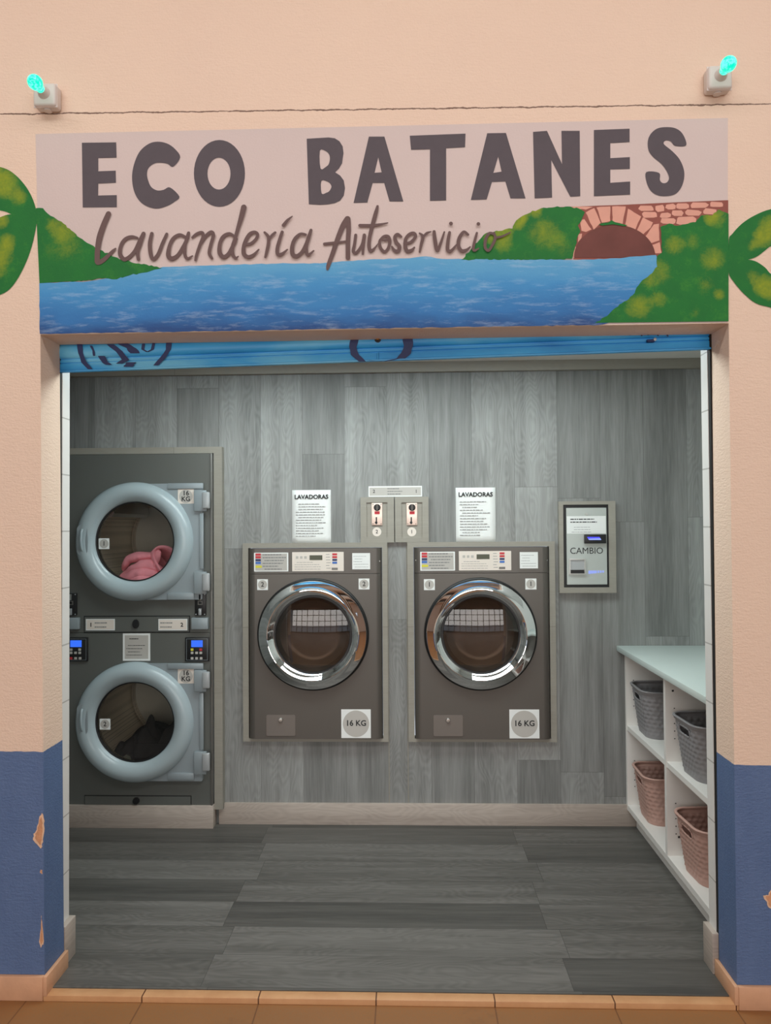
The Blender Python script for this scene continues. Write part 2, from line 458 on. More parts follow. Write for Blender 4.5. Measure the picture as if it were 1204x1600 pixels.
# ------------------------------------------------------------------ front wall with opening
tl = P2(63, 523, YW); tr = P2(1138, 505, YW)
bl = (tl[0], -0.03); bl = (V(70, 1520, YW).x, -0.03); br = (V(1151, 1550, YW).x, -0.03)
loop = [(-3.6, -0.03), bl, tl, tr, br, (4.4, -0.03), (4.4, 4.25), (-3.6, 4.25)]
bm = bmesh.new()
# wall as one outline (opening reaches the ground)
prism(bm, [loop], YW, 2.525)
bmesh.ops.recalc_face_normals(bm, faces=bm.faces)
wf = struct(fin(bm, 'wall_front', M['front_wall']))
OXL, OXR = bl[0], br[0]
# lining behind the shutter guides: white tiled pier faces
XL = V(97, 1000, 2.545).x; XR = V(1111, 1000, 2.545).x
for nm, a, b in (('wall_left_pier', -3.6, XL), ('wall_right_pier', XR, 4.4)):
    struct(box(nm, a, b, 2.545, 2.60, 0, 2.34, M['lining']))
struct(box('wall_lintel_inner', XL, XR, 2.57, 2.60, 2.20, 2.34, M['white']))
# black shutter guides
for X0, s, nm, lab in ((OXL, 1, 'left', 'black steel shutter guide rail at the left side of the opening'), (OXR, -1, 'right', 'black steel shutter guide rail at the right side of the opening')):
    inner = XL if s > 0 else XR
    a, b = sorted((X0 - s * 0.05, inner - s * 0.002))
    g = thing('shutter_guide', ((a + b) / 2, 2.535, 0), lab, 'rail')
    box('rail', a, b, 2.526, 2.544, 0, 2.30, M['blacksteel'], g)

# plinth of salmon tile around the foot of the wall
for nm, lst in (('baseboard_left', [(-3.6, OXL, 2.376, 2.39, -0.02, 0.058), (OXL, OXL + 0.013, 2.376, 2.53, -0.005, 0.058)]),
                ('baseboard_right', [(OXR, 4.4, 2.376, 2.39, -0.02, 0.053), (OXR - 0.013, OXR, 2.376, 2.53, -0.005, 0.053)])):
    struct(boxes(nm, lst, M['plinth'], bev=0.002))
# pale wooden baseboard ends on the inner piers
for nm, a, b in (('baseboard_left_inner', XL - 0.02, XL + 0.020), ('baseboard_right_inner', XR - 0.018, XR + 0.02)):
    struct(box(nm, a, b, 2.53, 2.61, 0.0, 0.135, M['base_wood'], bev=0.002))
# chips where the blue paint has flaked off the corners
def chip(pts, seed, Y=YW):
    rnd = random.Random(seed); out = []
    for a, b in zip(pts, pts[1:] + pts[:1]):
        for q in range(3): out.append((a[0] + (b[0] - a[0]) * q / 3 + rnd.uniform(-0.9, 0.9), a[1] + (b[1] - a[1]) * q / 3 + rnd.uniform(-1.2, 1.2)))
    cx = sum(p[0] for p in out) / len(out); cy = sum(p[1] for p in out) / len(out)
    c_ = flat('paint_chip', [[P2(x, y, Y) for x, y in out]], Y - 0.0010, None, M['chip_edge'], wf)
    flat('bare_patch', [[P2(cx + (x - cx) * 0.66, cy + (y - cy) * 0.8, Y) for x, y in out]], Y - 0.0016, None, M['dirt'], c_)
M['chip_edge'] = mat('pale_chipped_plaster', rgb(226, 190, 160), 0.9, var=0.2, sc=60)
chip([(66, 1269), (69.5, 1282), (69, 1300), (67, 1316), (64.5, 1326), (58, 1319), (51, 1312), (53, 1303), (57, 1296), (61, 1280)], 1)
chip([(64.5, 1428), (66, 1445), (68, 1460), (68, 1476), (64, 1480), (61.5, 1472), (63.5, 1450)], 2)
chip([(64, 1358), (67, 1361), (65, 1366), (62.5, 1362)], 3)
chip([(1206, 1388), (1199, 1398), (1192, 1400), (1197, 1410), (1200, 1419), (1212, 1420), (1215, 1390)], 4)

# ------------------------------------------------------------------ floors, ceilings, side walls
struct(box('floor', -1.95, 1.75, 2.418, 3.95, -0.06, 0.0, M['floor_wood']))
thr = struct(box('trim_1', OXL - 0.0, OXR + 0.0, 2.378, 2.418, -0.05, -0.002, M['strip'], bev=0.003))
struct(box('arcade_floor', -9, 9, -6.5, 2.39, -0.06, -0.02, M['tile']))
struct(box('ceiling', -1.95, 1.75, 2.56, 3.95, 2.345, 2.40, M['white']))
struct(box('wall_left', -1.86, -1.80, 2.60, 3.95, 0, 2.345, M['back_wood']))
struct(box('wall_right', 1.56, 1.62, 2.60, 3.95, 0, 2.345, M['white']))

# ------------------------------------------------------------------ back wall with cut-outs for the machines
YM = 3.715                       # washer front plane
sM = YM / F
def rc(x0, y0, x1, y1, Y): # pixel box -> upright rectangle (x0,x1,z0,z1) on plane Y
    c = V((x0 + x1) / 2, (y0 + y1) / 2, Y); s = Y / F
    return (c.x - (x1 - x0) / 2 * s, c.x + (x1 - x0) / 2 * s, c.z - (y1 - y0) / 2 * s, c.z + (y1 - y0) / 2 * s)
WL = rc(387, 857, 596.5, 1154, YM)
DXW = 260.5 * sM
WR = (WL[0] + DXW, WL[1] + DXW, WL[2], WL[3])
YD = 3.70                        # dryer front plane
DR = list(rc(92, 707, 334, 1257, YD)); 
DR[2] = V(212, 1257.5, YD).z
CA = rc(881, 790, 948, 916, 3.74)
def hole(r, g=0.004): return [(r[0] - g, r[2] - g), (r[1] + g, r[2] - g), (r[1] + g, r[3] + g), (r[0] - g, r[3] + g)]
bm = bmesh.new()
prism(bm, [rect(-1.80, 1.56, 0, 2.345), hole(WL), hole(WR), hole(DR)], YB, 3.80)
bmesh.ops.recalc_face_normals(bm, faces=bm.faces)
struct(fin(bm, 'wall_back', M['back_wood']))
# ---- trims on the back wall
def frame(name, r, wl_, wr_, wt, wb, y0, y1, m, parent=None):
    out = [(r[0] - wl_, r[2] - wb), (r[1] + wr_, r[2] - wb), (r[1] + wr_, r[3] + wt), (r[0] - wl_, r[3] + wt)]
    bm = bmesh.new(); prism(bm, [out, rect(*r)], y0, y1); bmesh.ops.recalc_face_normals(bm, faces=bm.faces)
    return fin(bm, name, m, parent)
g = 0.003
fw = (WL[0] - g, WL[1] + g, WL[2] - g, WL[3] + g); fr = (WR[0] - g, WR[1] + g, WR[2] - g, WR[3] + g)
struct(frame('trim_2', fw, 9 * SB, 8 * SB, 7.5 * SB, 5 * SB, YB - 0.024, YB, M['frame_wood']))
struct(frame('trim_3', fr, 9.5 * SB, 9 * SB, 7.5 * SB, 5 * SB, YB - 0.024, YB, M['frame_wood']))
# dryer surround (top and right)
d0 = (DR[0] - g, DR[1] + g, DR[2], DR[3] + g)
bm = bmesh.new()
prism(bm, [[(d0[0], d0[3]), (d0[1], d0[3]), (d0[1], 0.086), (d0[1] + 13 * SB, 0.086), (d0[1] + 13 * SB, d0[3] + 10 * SB), (d0[0], d0[3] + 10 * SB)]], YB - 0.045, YB)
bmesh.ops.recalc_face_normals(bm, faces=bm.faces)
struct(fin(bm, 'trim_4', M['frame_wood']))
# thin trim seams down beside the washers
for i, px in enumerate((606.3, 636.0)):
    x = V(px, 1000, YB).x
    struct(box('trim_%d' % (5 + i), x - 0.0025, x + 0.0025, YB - 0.003, YB, 0.09, V(px, 848, YB).z, M['frame_wood']))
# crown moulding
cl, cr_ = V(107, 590, YB).z, V(1098, 576.5, YB).z
bm = bmesh.new()
prism(bm, [[(-1.80, cl), (1.56, cr_), (1.56, 2.345), (-1.80, 2.345)]], YB - 0.03, YB); bmesh.ops.recalc_face_normals(bm, faces=bm.faces)
struct(fin(bm, 'trim_7', M['frame_wood']))
# baseboards
zb = V(660, 1254.5, YB).z
struct(box('baseboard_back', V(343, 1270, YB).x, 1.13, YB - 0.014, YB, 0, zb, M['base_wood'], bev=0.001))
struct(box('baseboard_dryer', -1.80, V(338.5, 1270, YB).x, YD - 0.01, YB, 0, DR[2], M['base_wood'], bev=0.001))

# ------------------------------------------------------------------ stickers
def plate(name, r, y, th, m, parent, rad=0.0):
    lp = rrect(r[0], r[1], r[2], r[3], rad) if rad else rect(*r)
    return flat(name, [lp], y - th, y, m, parent)

def number_sticker(parent, px, py, Y, n, size=17, behind=0):
    r = rc(px - size / 2, py - size / 2, px + size / 2, py + size / 2, Y)
    s = plate('number_sticker', r, Y, 0.0006, M['paper'], parent)
    s['label'] = 'white number sticker'
    cx, cz = (r[0] + r[1]) / 2, (r[2] + r[3]) / 2
    flat('disc_print', [circle(cx, cz, (r[1] - r[0]) * 0.42, 32)], Y - 0.0012, Y - 0.0006, M['papergrey'], s)
    text(n, cx, cz, Y - 0.0016, (r[1] - r[0]) * 0.6, M['ink'], 'numeral', s, bold=0.0004)
    return s

# ------------------------------------------------------------------ washing machines
def washer(dpx, n, label):
    o = dpx                           # pixel shift of this machine
    dx = o * sM
    x0, x1, z0, z1 = WL[0] + dx, WL[1] + dx, WL[2], WL[3]
    W = thing('washing_machine', ((x0 + x1) / 2, 4.1, z0), label, 'washing machine', 'washing machines built into the back wall')
    def L(px, py, Y=YM):   # left machine's pixels, shifted; scale by plane
        v = V(px, py, Y); return (v.x + dx, v.z)
    def R(a, b, c, d, Y=YM):
        r = rc(a, b, c, d, Y); return (r[0] + dx, r[1] + dx, r[2], r[3])
    cx, cz = L(489, 991)
    rr = 87.5 * sM
    zs = L(490, 896.5)[1]
    rb = 0.034
    # cabinet with softly turned side edges; the front is cut out for the door
    bm = bmesh.new()
    bm_box(bm, x0, x1, YM + 0.030, 4.45, z0, z1)
    cab = fin(bm, 'cabinet', M['machine'], W)
    # remove the box face behind the door is not needed: a dark tub sits in front of it
    def wings(name, za, zb_, mirror):
        bm = bmesh.new(); pts = []
        for i in range(9):
            t = i / 8 * PI / 2
            pts.append((x0 + rb - rb * math.sin(t), YM + 0.030 * (1 - math.cos(t))))
        pl = []
        for (x, y) in pts: pl.append((x if not mirror else x0 + x1 - x, y))
        a = [bm.verts.new((x, y, za)) for x, y in pl]; b = [bm.verts.new((x, y, zb_)) for x, y in pl]
        for i in range(8): bm.faces.new((a[i], a[i + 1], b[i + 1], b[i]))
        c1 = bm.verts.new((pl[0][0], YM + 0.03, za)); c2 = bm.verts.new((pl[0][0], YM + 0.03, zb_))
        bm.faces.new(a + [c1]); bm.faces.new(b + [c2])
        bmesh.ops.recalc_face_normals(bm, faces=bm.faces)
        return bm
    bm = bmesh.new()
    prism(bm, [rect(x0 + rb, x1 - rb, z0, zs - 0.0012), circle(cx, cz, rr * 0.97, 64)], YM, YM + 0.03)
    bmesh.ops.recalc_face_normals(bm, faces=bm.faces)
    for mir in (False, True):
        b2 = wings('w', z0, zs - 0.0012, mir); me = bpy.data.meshes.new('tmp'); b2.to_mesh(me); b2.free(); bm.from_mesh(me); bpy.data.meshes.remove(me)
    fin(bm, 'front_panel', M['machine'], W, 30)
    bm = bmesh.new()
    prism(bm, [rect(x0 + rb, x1 - rb, zs + 0.0012, z1)], YM, YM + 0.03)
    bmesh.ops.recalc_face_normals(bm, faces=bm.faces)
    for mir in (False, True):
        b2 = wings('w', zs + 0.0012, z1, mir); me = bpy.data.meshes.new('tmp'); b2.to_mesh(me); b2.free(); bm.from_mesh(me); bpy.data.meshes.remove(me)
    cp = fin(bm, 'control_panel', M['machine'], W, 30)
    # --- programme chart
    ch = plate('programme_chart', R(396.5, 863.5, 450.5, 893), YM, 0.001, M['paper'], cp, 0.002)
    ch['label'] = 'sticker with coloured programme squares'
    plate('chart_field', R(398.5, 865, 448.5, 891.5), YM - 0.001, 0.0004, M['papergrey'], ch)
    for i, (mc, yy) in enumerate((('red', 866.5), ('red', 870.8), ('navy', 875.3), ('blue', 879.5), ('yellow', 885.5))):
        plate('colour_square', R(399, yy - 1.7, 407.5 if i < 4 else 409, yy + 1.7), YM - 0.0014, 0.0004, M[mc], ch)
    q = R(410, 864.5, 447, 891.5)
    text_lines('small_print', q[0], q[1], q[2], q[3], YM - 0.0014, 6, M['inkgrey'], ch, 3)
    # --- display panel
    dp = plate('display_panel', R(456, 862.5, 537, 892.5), YM, 0.0015, M['cream'], cp, 0.002)
    dp['label'] = 'cream display fascia'
    plate('display', R(483.5, 867.5, 503.5, 875), YM - 0.0015, 0.001, M['lcd_green'], dp)
    for i in range(3):
        plate('key_print', R(462 + i * 6.5, 869, 466 + i * 6.5, 873), YM - 0.0015, 0.0003, M['papergrey'], dp)
    for i, mc in enumerate(('red', 'red', 'navy', 'blue')):
        plate('button', R(519, 864.5 + i * 4.4, 526.5, 867.5 + i * 4.4), YM - 0.0015, 0.0012, M[mc], dp)
    plate('start_button', R(518, 887, 527.5, 890.5), YM - 0.0015, 0.0012, M['enamel_trim'], dp)
    q = R(460, 877, 503, 891); text_lines('small_print', q[0], q[1], q[2], q[3], YM - 0.0015, 4, M['inkgrey'], dp, 5, th=0.16)
    q = R(509, 864, 517, 890); text_lines('small_print', q[0], q[1], q[2], q[3], YM - 0.0015, 6, M['inkgrey'], dp, 8, th=0.2)
    # --- soap hatch window with paper
    b = R(547, 862, 581, 892.5)
    fr_ = flat('paper_holder', [rrect(*b, 0.004), rrect(b[0] + 0.008, b[1] - 0.005, b[2] + 0.006, b[3] - 0.006, 0.003)], YM - 0.002, YM, M['machine'], cp)
    pp = plate('instruction_paper', R(550, 864, 578, 889.5), YM, 0.0008, M['paper'], fr_)
    q = R(552, 867, 576, 888); text_lines('small_print', q[0], q[1], q[2], q[3], YM - 0.0008, 5, M['inkgrey'], fr_, 9, th=0.12)
    for px in (387.8 + 3, 593 - 1):
        c = L(px, 877); turned('screw', [(0, 0.004), (0.004, 0.003), (0.005, 0.0)], (c[0], YM + 0.012, c[1]), M['steel'], cp, 16)
    number_sticker(W, 410 + o, 913.5, YM, n)
    number_sticker(W, 568.5 + o, 912.5, YM, n)
    # --- capacity sticker
    b = R(533, 1108.5, 579, 1153)
    cs = plate('capacity_sticker', b, YM, 0.0006, M['paper'], W); cs['label'] = 'white 16 KG sticker'
    ccx, ccz = (b[0] + b[1]) / 2, (b[2] + b[3]) / 2
    flat('disc_print', [circle(ccx, ccz, 20.5 * sM, 48)], YM - 0.0012, YM - 0.0006, M['papergrey'], cs)
    text('16 KG', ccx, ccz + 0.002, YM - 0.0016, 0.039, M['ink'], 'lettering', cs, bold=0.0009)
    # --- drain hatch
    b = R(416, 1117, 461.5, 1149.5)
    h = plate('service_hatch', b, YM, 0.003, M['hatch'], W, 0.008); h['label'] = 'light grey service hatch with lock'
    c = L(438.5, 1124.5)
    turned('lock', [(0, 0.010), (0.009, 0.009), (0.011, 0.006), (0.012, 0.0)], (c[0], YM - 0.003, c[1]), M['steel'], h, 32)
    # --- door: chrome ring, black gasket, bezel, glass, tub
    d = turned('door', [(rr * 0.965, 0.012), (rr * 0.962, 0.030), (rr * 0.955, 0.034), (rr * 0.935, 0.0365), (rr * 0.87, 0.0425), (rr * 0.81, 0.0490), (rr * 0.80, 0.0510), (rr * 0.790, 0.050)],
               (cx, YM, cz), M['chrome'], W, 128, 25)
    d['label'] = 'round porthole door with broad chrome ring'
    turned('gasket', [(rr * 0.96, 0.0), (rr * 0.96, 0.014), (rr * 0.975, 0.018), (rr * 0.995, 0.014), (rr * 1.0, 0.0)], (cx, YM, cz), M['rubber'], d, 96)
    turned('bezel', [(rr * 0.790, 0.050), (rr * 0.775, 0.044), (rr * 0.74, 0.030), (rr * 0.705, 0.020), (rr * 0.69, 0.018)], (cx, YM, cz), M['chrome'], d, 128, 25)
    turned('glass_seal', [(rr * 0.69, 0.018), (rr * 0.685, 0.022), (rr * 0.665, 0.022), (rr * 0.655, 0.016)], (cx, YM, cz), M['rubber'], d, 96)
    gl = turned('porthole_glass', [*[(rr * 0.66 * math.cos(q * PI / 40), 0.019 + 0.0225 * (1 - math.cos(q * PI / 40) ** 2)) for q in range(20)], (0, 0.0415)], (cx, YM, cz), M['glass_dark'], d, 96, 60)
    # door bowl seen through the glass
    turned('glass_bowl', [(rr * 0.655, 0.014), (rr * 0.60, -0.01), (rr * 0.50, -0.022), (rr * 0.46, -0.026), (rr * 0.40, -0.0262), (0, -0.0265)], (cx, YM, cz), M['steel_dark'], d, 96, 30)
    return W
M['steel_dark'] = mat('smoky_bowl', rgb(104, 92, 84), 0.30, 0.7, var=0.25, sc=8)
washer(0, '2', 'dark grey washing machine with chrome door, left one, stickers numbered 2')
washer(260.5, '1', 'dark grey washing machine with chrome door, right one, stickers numbered 1')

# ------------------------------------------------------------------ stacked tumble dryer
def dryer():
    x0, x1, z0, z1 = DR
    D = thing('stacked_tumble_dryer', ((x0 + x1) / 2, 4.1, z0), 'dark grey stacked tumble dryer with two big round grey doors', 'tumble dryer')
    up, lo = V(212.5, 846, YD), V(212.5, 1127, YD)
    s = YD / F
    ro = 93.5 * s; ri = 63.5 * s
    zc = V(212, 988.5, YD).z
    bm = bmesh.new()
    for za, zb_, c in ((zc + 0.001, z1, up), (z0, zc - 0.001, lo)):
        prism(bm, [rect(x0, x1 - 0.012, za, zb_), circle(c.x, c.z, ri * 1.01, 64)], YD, YD + 0.02)
    bmesh.ops.recalc_face_normals(bm, faces=bm.faces)
    # outer shell behind the panels
    for q in ((x0, x0 + 0.01, YD + 0.02, 4.55, z0, z1), (x1 - 0.01, x1, YD + 0.02, 4.55, z0, z1), (x0, x1, YD + 0.02, 4.55, z1 - 0.01, z1), (x0, x1, YD + 0.02, 4.55, z0, z0 + 0.01),
              (x0, x1, 4.54, 4.55, z0, z1), (x0 + 0.01, x1 - 0.01, YD + 0.02, 4.53, zc - 0.005, zc + 0.005)):
        bm_box(bm, *q)
    cab = fin(bm, 'cabinet', M['machine2'], D)
    box('corner_strip', x1 - 0.011, x1, YD - 0.006, YD + 0.02, z0, z1, M['enamel_trim'], D, bev=0.002)
    for k, (c, num, hy) in enumerate(((up, '1', (781, 909)), (lo, '2', (1063, 1193)))):
        dyp = 0 if k == 0 else 281
        # hinge plate
        pr = rc(228, 755 + dyp, 318.5, 937 + dyp, YD)
        yh = YD - 0.004
        bm = bmesh.new()
        rh = ri * 1.05
        arc = [(c.x + rh * math.cos(t), c.z + rh * math.sin(t)) for t in [-PI / 2 + PI * q / 32 for q in range(33)]]
        full = rrect(*pr, 0.008)
        right = [p for p in full if p[0] > c.x + 0.02]
        up_ = sorted([p for p in right if p[1] > c.z], key=lambda p: (p[0], -p[1])); dn_ = sorted([p for p in right if p[1] <= c.z], key=lambda p: (-p[0], -p[1]))
        prism(bm, [arc + [(c.x, pr[3])] + up_ + dn_ + [(c.x, pr[2])]], YD - 0.022, YD - 0.001)
        bmesh.ops.recalc_face_normals(bm, faces=bm.faces)
        # raised rails of the casting
        for (a, b_, cc, dd) in ((262, 755, 318.5, 764), (312, 801, 318.5, 889), (262, 926, 304, 937)):
            r = rc(a, b_ + dyp, cc, dd + dyp, YD - 0.02)
            bm_box(bm, r[0], r[1], YD - 0.030, YD - 0.021, r[2], r[3], bev=0.003)
        door = fin(bm, 'door', M['plategrey'], D, 30)
        door['label'] = 'upper round dryer door' if k == 0 else 'lower round dryer door'
        prof = [(ri * 0.985, 0.004), (ri * 0.99, 0.022), (ri * 1.02, 0.038), (ri * 1.07, 0.050), (ri * 1.16, 0.061), (ri * 1.26, 0.063), (ri * 1.36, 0.056), (ro * 0.965, 0.042), (ro * 0.992, 0.028), (ro, 0.012), (ro, 0.001)]
        turned('door_ring', prof, (c.x, YD, c.z), M['ringgrey'], door, 128, 60)
        turned('door_glass', [(ri * 0.99, 0.012), (ri * 0.6, 0.0125), (0, 0.0126)], (c.x, YD, c.z), M['glass_clear'], door, 96, 60)
        turned('glass_seal', [(ri * 0.985, 0.006), (ri * 0.985, 0.017), (ri * 0.955, 0.015), (ri * 0.955, 0.006)], (c.x, YD, c.z), M['black'], door, 96)
        # hinges
        for (ya, yb) in ((766, 799), (893, 928)):
            r = rc(303.5, ya + dyp, 323, yb + dyp, YD - 0.03)
            h = box('hinge', r[0], r[1], YD - 0.042, YD - 0.022, r[2], r[3], M['plategrey'], door, bev=0.004)
            r = rc(315.5, ya + 2.5 + dyp, 327.5, yb - 4 + dyp, YD - 0.05)
            bm = bmesh.new(); bm_box(bm, r[0], r[1], YD - 0.056, YD - 0.036, r[2], r[3], bev=0.007, seg=3)
            fin(bm, 'hinge_pin', M['hinge'], h, 40)
        # handle recess on the ring
        hx = V(128.5, 845 + dyp, YD - 0.05)
        yf = YD - 0.046
        r = rc(120, 819.5 + dyp, 137, 868 + dyp, YD - 0.058)
        hs = plate('handle', (r[0], r[1], r[2], r[3]), YD - 0.030, 0.030, M['plategrey'], door, (r[1] - r[0]) * 0.45)
        bm = bmesh.new()
        N = 12; prev = None
        gx = (r[0] + r[1]) / 2
        for i in range(N + 1):
            t = i / N; z = r[3] - 0.02 - (r[3] - r[2] - 0.04) * t
            y = YD - 0.058 - 0.016 * math.sin(PI * t) ** 0.5
            ring = [bm.verts.new((gx + 0.0065 * math.cos(a), y - 0.005 * math.sin(a), z)) for a in [2 * PI * j / 10 for j in range(10)]]
            if prev:
                for j in range(10): bm.faces.new((prev[j], prev[(j + 1) % 10], ring[(j + 1) % 10], ring[j]))
            prev = ring
        bmesh.ops.recalc_face_normals(bm, faces=bm.faces)
        fin(bm, 'grip', M['ringgrey'], hs, True)
        # capacity sticker on the casting
        r = rc(277.5, 764 + dyp, 303, 787 + dyp, YD - 0.023)
        cs = plate('capacity_sticker', r, YD - 0.0222, 0.0006, M['cream'], door); cs['label'] = 'white 16 KG sticker'
        a, b_ = (r[0] + r[1]) / 2, (r[2] + r[3]) / 2
        flat('disc_print', [circle(a, b_, 10.6 * s, 32)], YD - 0.0234, YD - 0.0228, M['papergrey'], cs)
        text('16', a, b_ + 0.015, YD - 0.0237, 0.033, M['ink'], 'lettering', cs, bold=0.0008)
        text('KG', a, b_ - 0.014, YD - 0.0237, 0.033, M['ink'], 'lettering', cs, bold=0.0008)
        # number sticker on the glass
        number_sticker(door, 162.5 if k == 0 else 164, 849.5 if k == 0 else 1131.5, YD - 0.0135, num, 17)
        # drum
        cy = YD + 0.02
        dr = turned('drum', [(ri * 1.0, 0.0), (ri * 1.25, -0.03), (ri * 1.32, -0.04), (ri * 1.32, -0.60), (ri * 1.2, -0.62)], (c.x + 0.01, cy, c.z), M['drum'], D, 96, 30)
        dr['label'] = 'perforated steel drum'
        turned('drum_back', [(ri * 1.25, -0.615), (ri * 0.3, -0.62), (ri * 0.28, -0.60), (0, -0.60)], (c.x + 0.01, cy, c.z), M['drum_plain'], dr, 64, 30)
        # baffles
        for j in range(3):
            ang = math.radians((70, 190, 310)[j] + (-50 if k == 0 else -62))
            bm = bmesh.new(); Rr = ri * 1.30
            ca, sa = math.cos(ang), math.sin(ang)
            def Q(rad, tan, y): return bm.verts.new((c.x + 0.01 + ca * rad - sa * tan, y, c.z + sa * rad + ca * tan))
            A = [Q(Rr, -0.05, cy + 0.05), Q(Rr * 0.80, -0.012, cy + 0.06), Q(Rr * 0.80, 0.012, cy + 0.06), Q(Rr, 0.05, cy + 0.05)]
            B = [Q(Rr, -0.05, cy + 0.59), Q(Rr * 0.80, -0.012, cy + 0.58), Q(Rr * 0.80, 0.012, cy + 0.58), Q(Rr, 0.05, cy + 0.59)]
            for i in range(3): bm.faces.new((A[i], A[i + 1], B[i + 1], B[i]))
            bm.faces.new(A); bm.faces.new(B); bmesh.ops.recalc_face_normals(bm, faces=bm.faces)
            fin(bm, 'baffle', M['steel'], dr)
    # coin slots
    for (a, b_) in ((94, 121.5), (305, 322.5)):
        if a < 100: a, b_ = 103.5, 121.2
        r = rc(a, 926.5, b_, 961.5, YD)
        cs = box('coin_slot', r[0], r[1], YD - 0.012, YD, r[2], r[3], M['black'], D, bev=0.002)
        m_ = (r[0] + r[1]) / 2
        box('slider', m_ - 0.006, m_ + 0.006, YD - 0.022, YD - 0.012, r[2] + 0.078, r[3] - 0.004, M['steel'], cs, bev=0.002)
        box('slider', m_ - 0.007, m_ + 0.007, YD - 0.022, YD - 0.012, r[2] + 0.003, r[2] + 0.036, M['hinge'], cs, bev=0.002)
        flat('slide_window', [rect(m_ - 0.012, m_ + 0.012, r[2] + 0.054, r[2] + 0.074), rect(m_ - 0.008, m_ + 0.008, r[2] + 0.058, r[2] + 0.070)], YD - 0.015, YD - 0.012, M['enamel_trim'], cs)
        for xx in (r[0] + 0.006, r[1] - 0.006):
            for zz in (r[2] + 0.006, r[3] - 0.006):
                turned('screw', [(0, 0.003), (0.003, 0.002), (0.0035, 0)], (xx, YD - 0.012, zz), M['hinge'], cs, 12)
    # coin drawer fronts
    for (a, b_) in ((100, 126), (300.5, 326.5)):
        r = rc(a, 964.5, b_, 982.5, YD)
        box('coin_box', r[0], r[1], YD - 0.024, YD, r[2], r[3], M['plategrey'], D, bev=0.003)
    r = rc(131, 963.5, 297, 987, YD)
    pn = plate('middle_panel', r, YD, 0.005, M['machine2'], D); 
    r2 = rc(129.5, 962, 298.5, 988.6, YD)
    flat('panel_gap', [rect(*r2), rect(*r)], YD - 0.001, YD, M['black'], D)
    for (a, b_, t, tx) in ((133.5, 180, '1', 142), (247, 293, '2', 284)):
        rr_ = rc(a, 967, b_, 985, YD - 0.005)
        st = plate('price_sticker', rr_, YD - 0.005, 0.0006, M['paper'], pn)
        q = rc(a + 1.5, 968.5, b_ - 1.5, 983.5, YD - 0.005)
        plate('sticker_field', q, YD - 0.0056, 0.0004, M['cream'], pn)
        c = V(tx, 976.5, YD - 0.006); text(t, c.x, c.z, YD - 0.0064, 0.028, M['ink'], 'numeral', pn, bold=0.0008)
        q = rc(a + 14 if t == '1' else a + 3, 970, b_ - 4 if t == '1' else b_ - 15, 983, YD - 0.006)
        text_lines('small_print', q[0], q[1], q[2], q[3], YD - 0.006, 2, M['inkgrey'], pn, 4, th=0.25)
    c = V(213, 974.5, YD); flat('panel_lock', [circle(c.x, c.z, 5 * s, 32, 7 * s)], YD - 0.014, YD - 0.005, M['black'], pn)
    # controllers
    for (a, b_) in ((101, 138.5), (289.5, 327.5)):
        r = rc(a, 995.5, b_, 1033, YD)
        k = box('control_unit', r[0], r[1], YD - 0.010, YD, r[2], r[3], M['black'], D, bev=0.002)
        r2 = rc(a + 2.3, 997.5, b_ - 2.3, 1031, YD)
        flat('border_print', [rect(*r2), rect(r2[0] + 0.0012, r2[1] - 0.0012, r2[2] + 0.0012, r2[3] - 0.0012)], YD - 0.0106, YD - 0.010, M['plategrey'], k)
        ox = 0 if a > 200 else -188.5
        q = rc(299.5 + ox, 1000, 317.5 + ox, 1010.5, YD)
        plate('display', q, YD - 0.010, 0.0012, M['lcd'], k)
        for (bx, by, mc) in ((301, 1014.5, 'yellow' if a > 200 else 'papergrey'), (314.5, 1014.5, 'red' if a > 200 else 'papergrey'), (301, 1019.5, 'papergrey'), (308, 1019.5, 'papergrey'), (314.5, 1019.5, 'papergrey'),
                             (301, 1028, 'papergrey' if a > 200 else 'red'), (308, 1028, 'papergrey'), (315, 1028, 'papergrey')):
            q = rc(bx - 2.1 + ox, by - 1.8, bx + 2.1 + ox, by + 1.8, YD); plate('key', q, YD - 0.010, 0.002, M[mc], k, 0.002)
    # taped paper
    r = rc(191.5, 989.5, 235, 1032.5, YD)
    pa = plate('instruction_paper', r, YD, 0.0006, M['paper'], D)
    q = rc(194.5, 992.5, 232, 1029.5, YD); plate('print_field', q, YD - 0.0006, 0.0004, M['papergrey'], pa)
    q = rc(197, 1006, 230, 1026, YD); text_lines('small_print', q[0], q[1], q[2], q[3], YD - 0.001, 4, M['ink'], pa, 6, th=0.16)
    q = rc(202, 996, 226, 1000, YD); text_lines('small_print', q[0], q[1], q[2], q[3], YD - 0.001, 1, M['ink'], pa, 2, th=0.35)
    # bottom panel
    r = rc(131.5, 1244, 299, 1257, YD)
    flat('kick_panel', [rect(*r)], YD - 0.004, YD, M['machine2'], D)
    r2 = rc(130.5, 1242.8, 300, 1257, YD); flat('panel_gap', [rect(*r2), rect(r[0], r[1], r2[2], r[3])], YD - 0.001, YD, M['black'], D)
    c = V(213.5, 1250.5, YD); turned('panel_lock', [(0, 0.014), (0.015, 0.013), (0.017, 0.004), (0.017, 0)], (c.x, YD - 0.004, c.z), M['black'], D, 32)
    return up, lo, ri, ro
UP, LO, RI, RO = dryer()

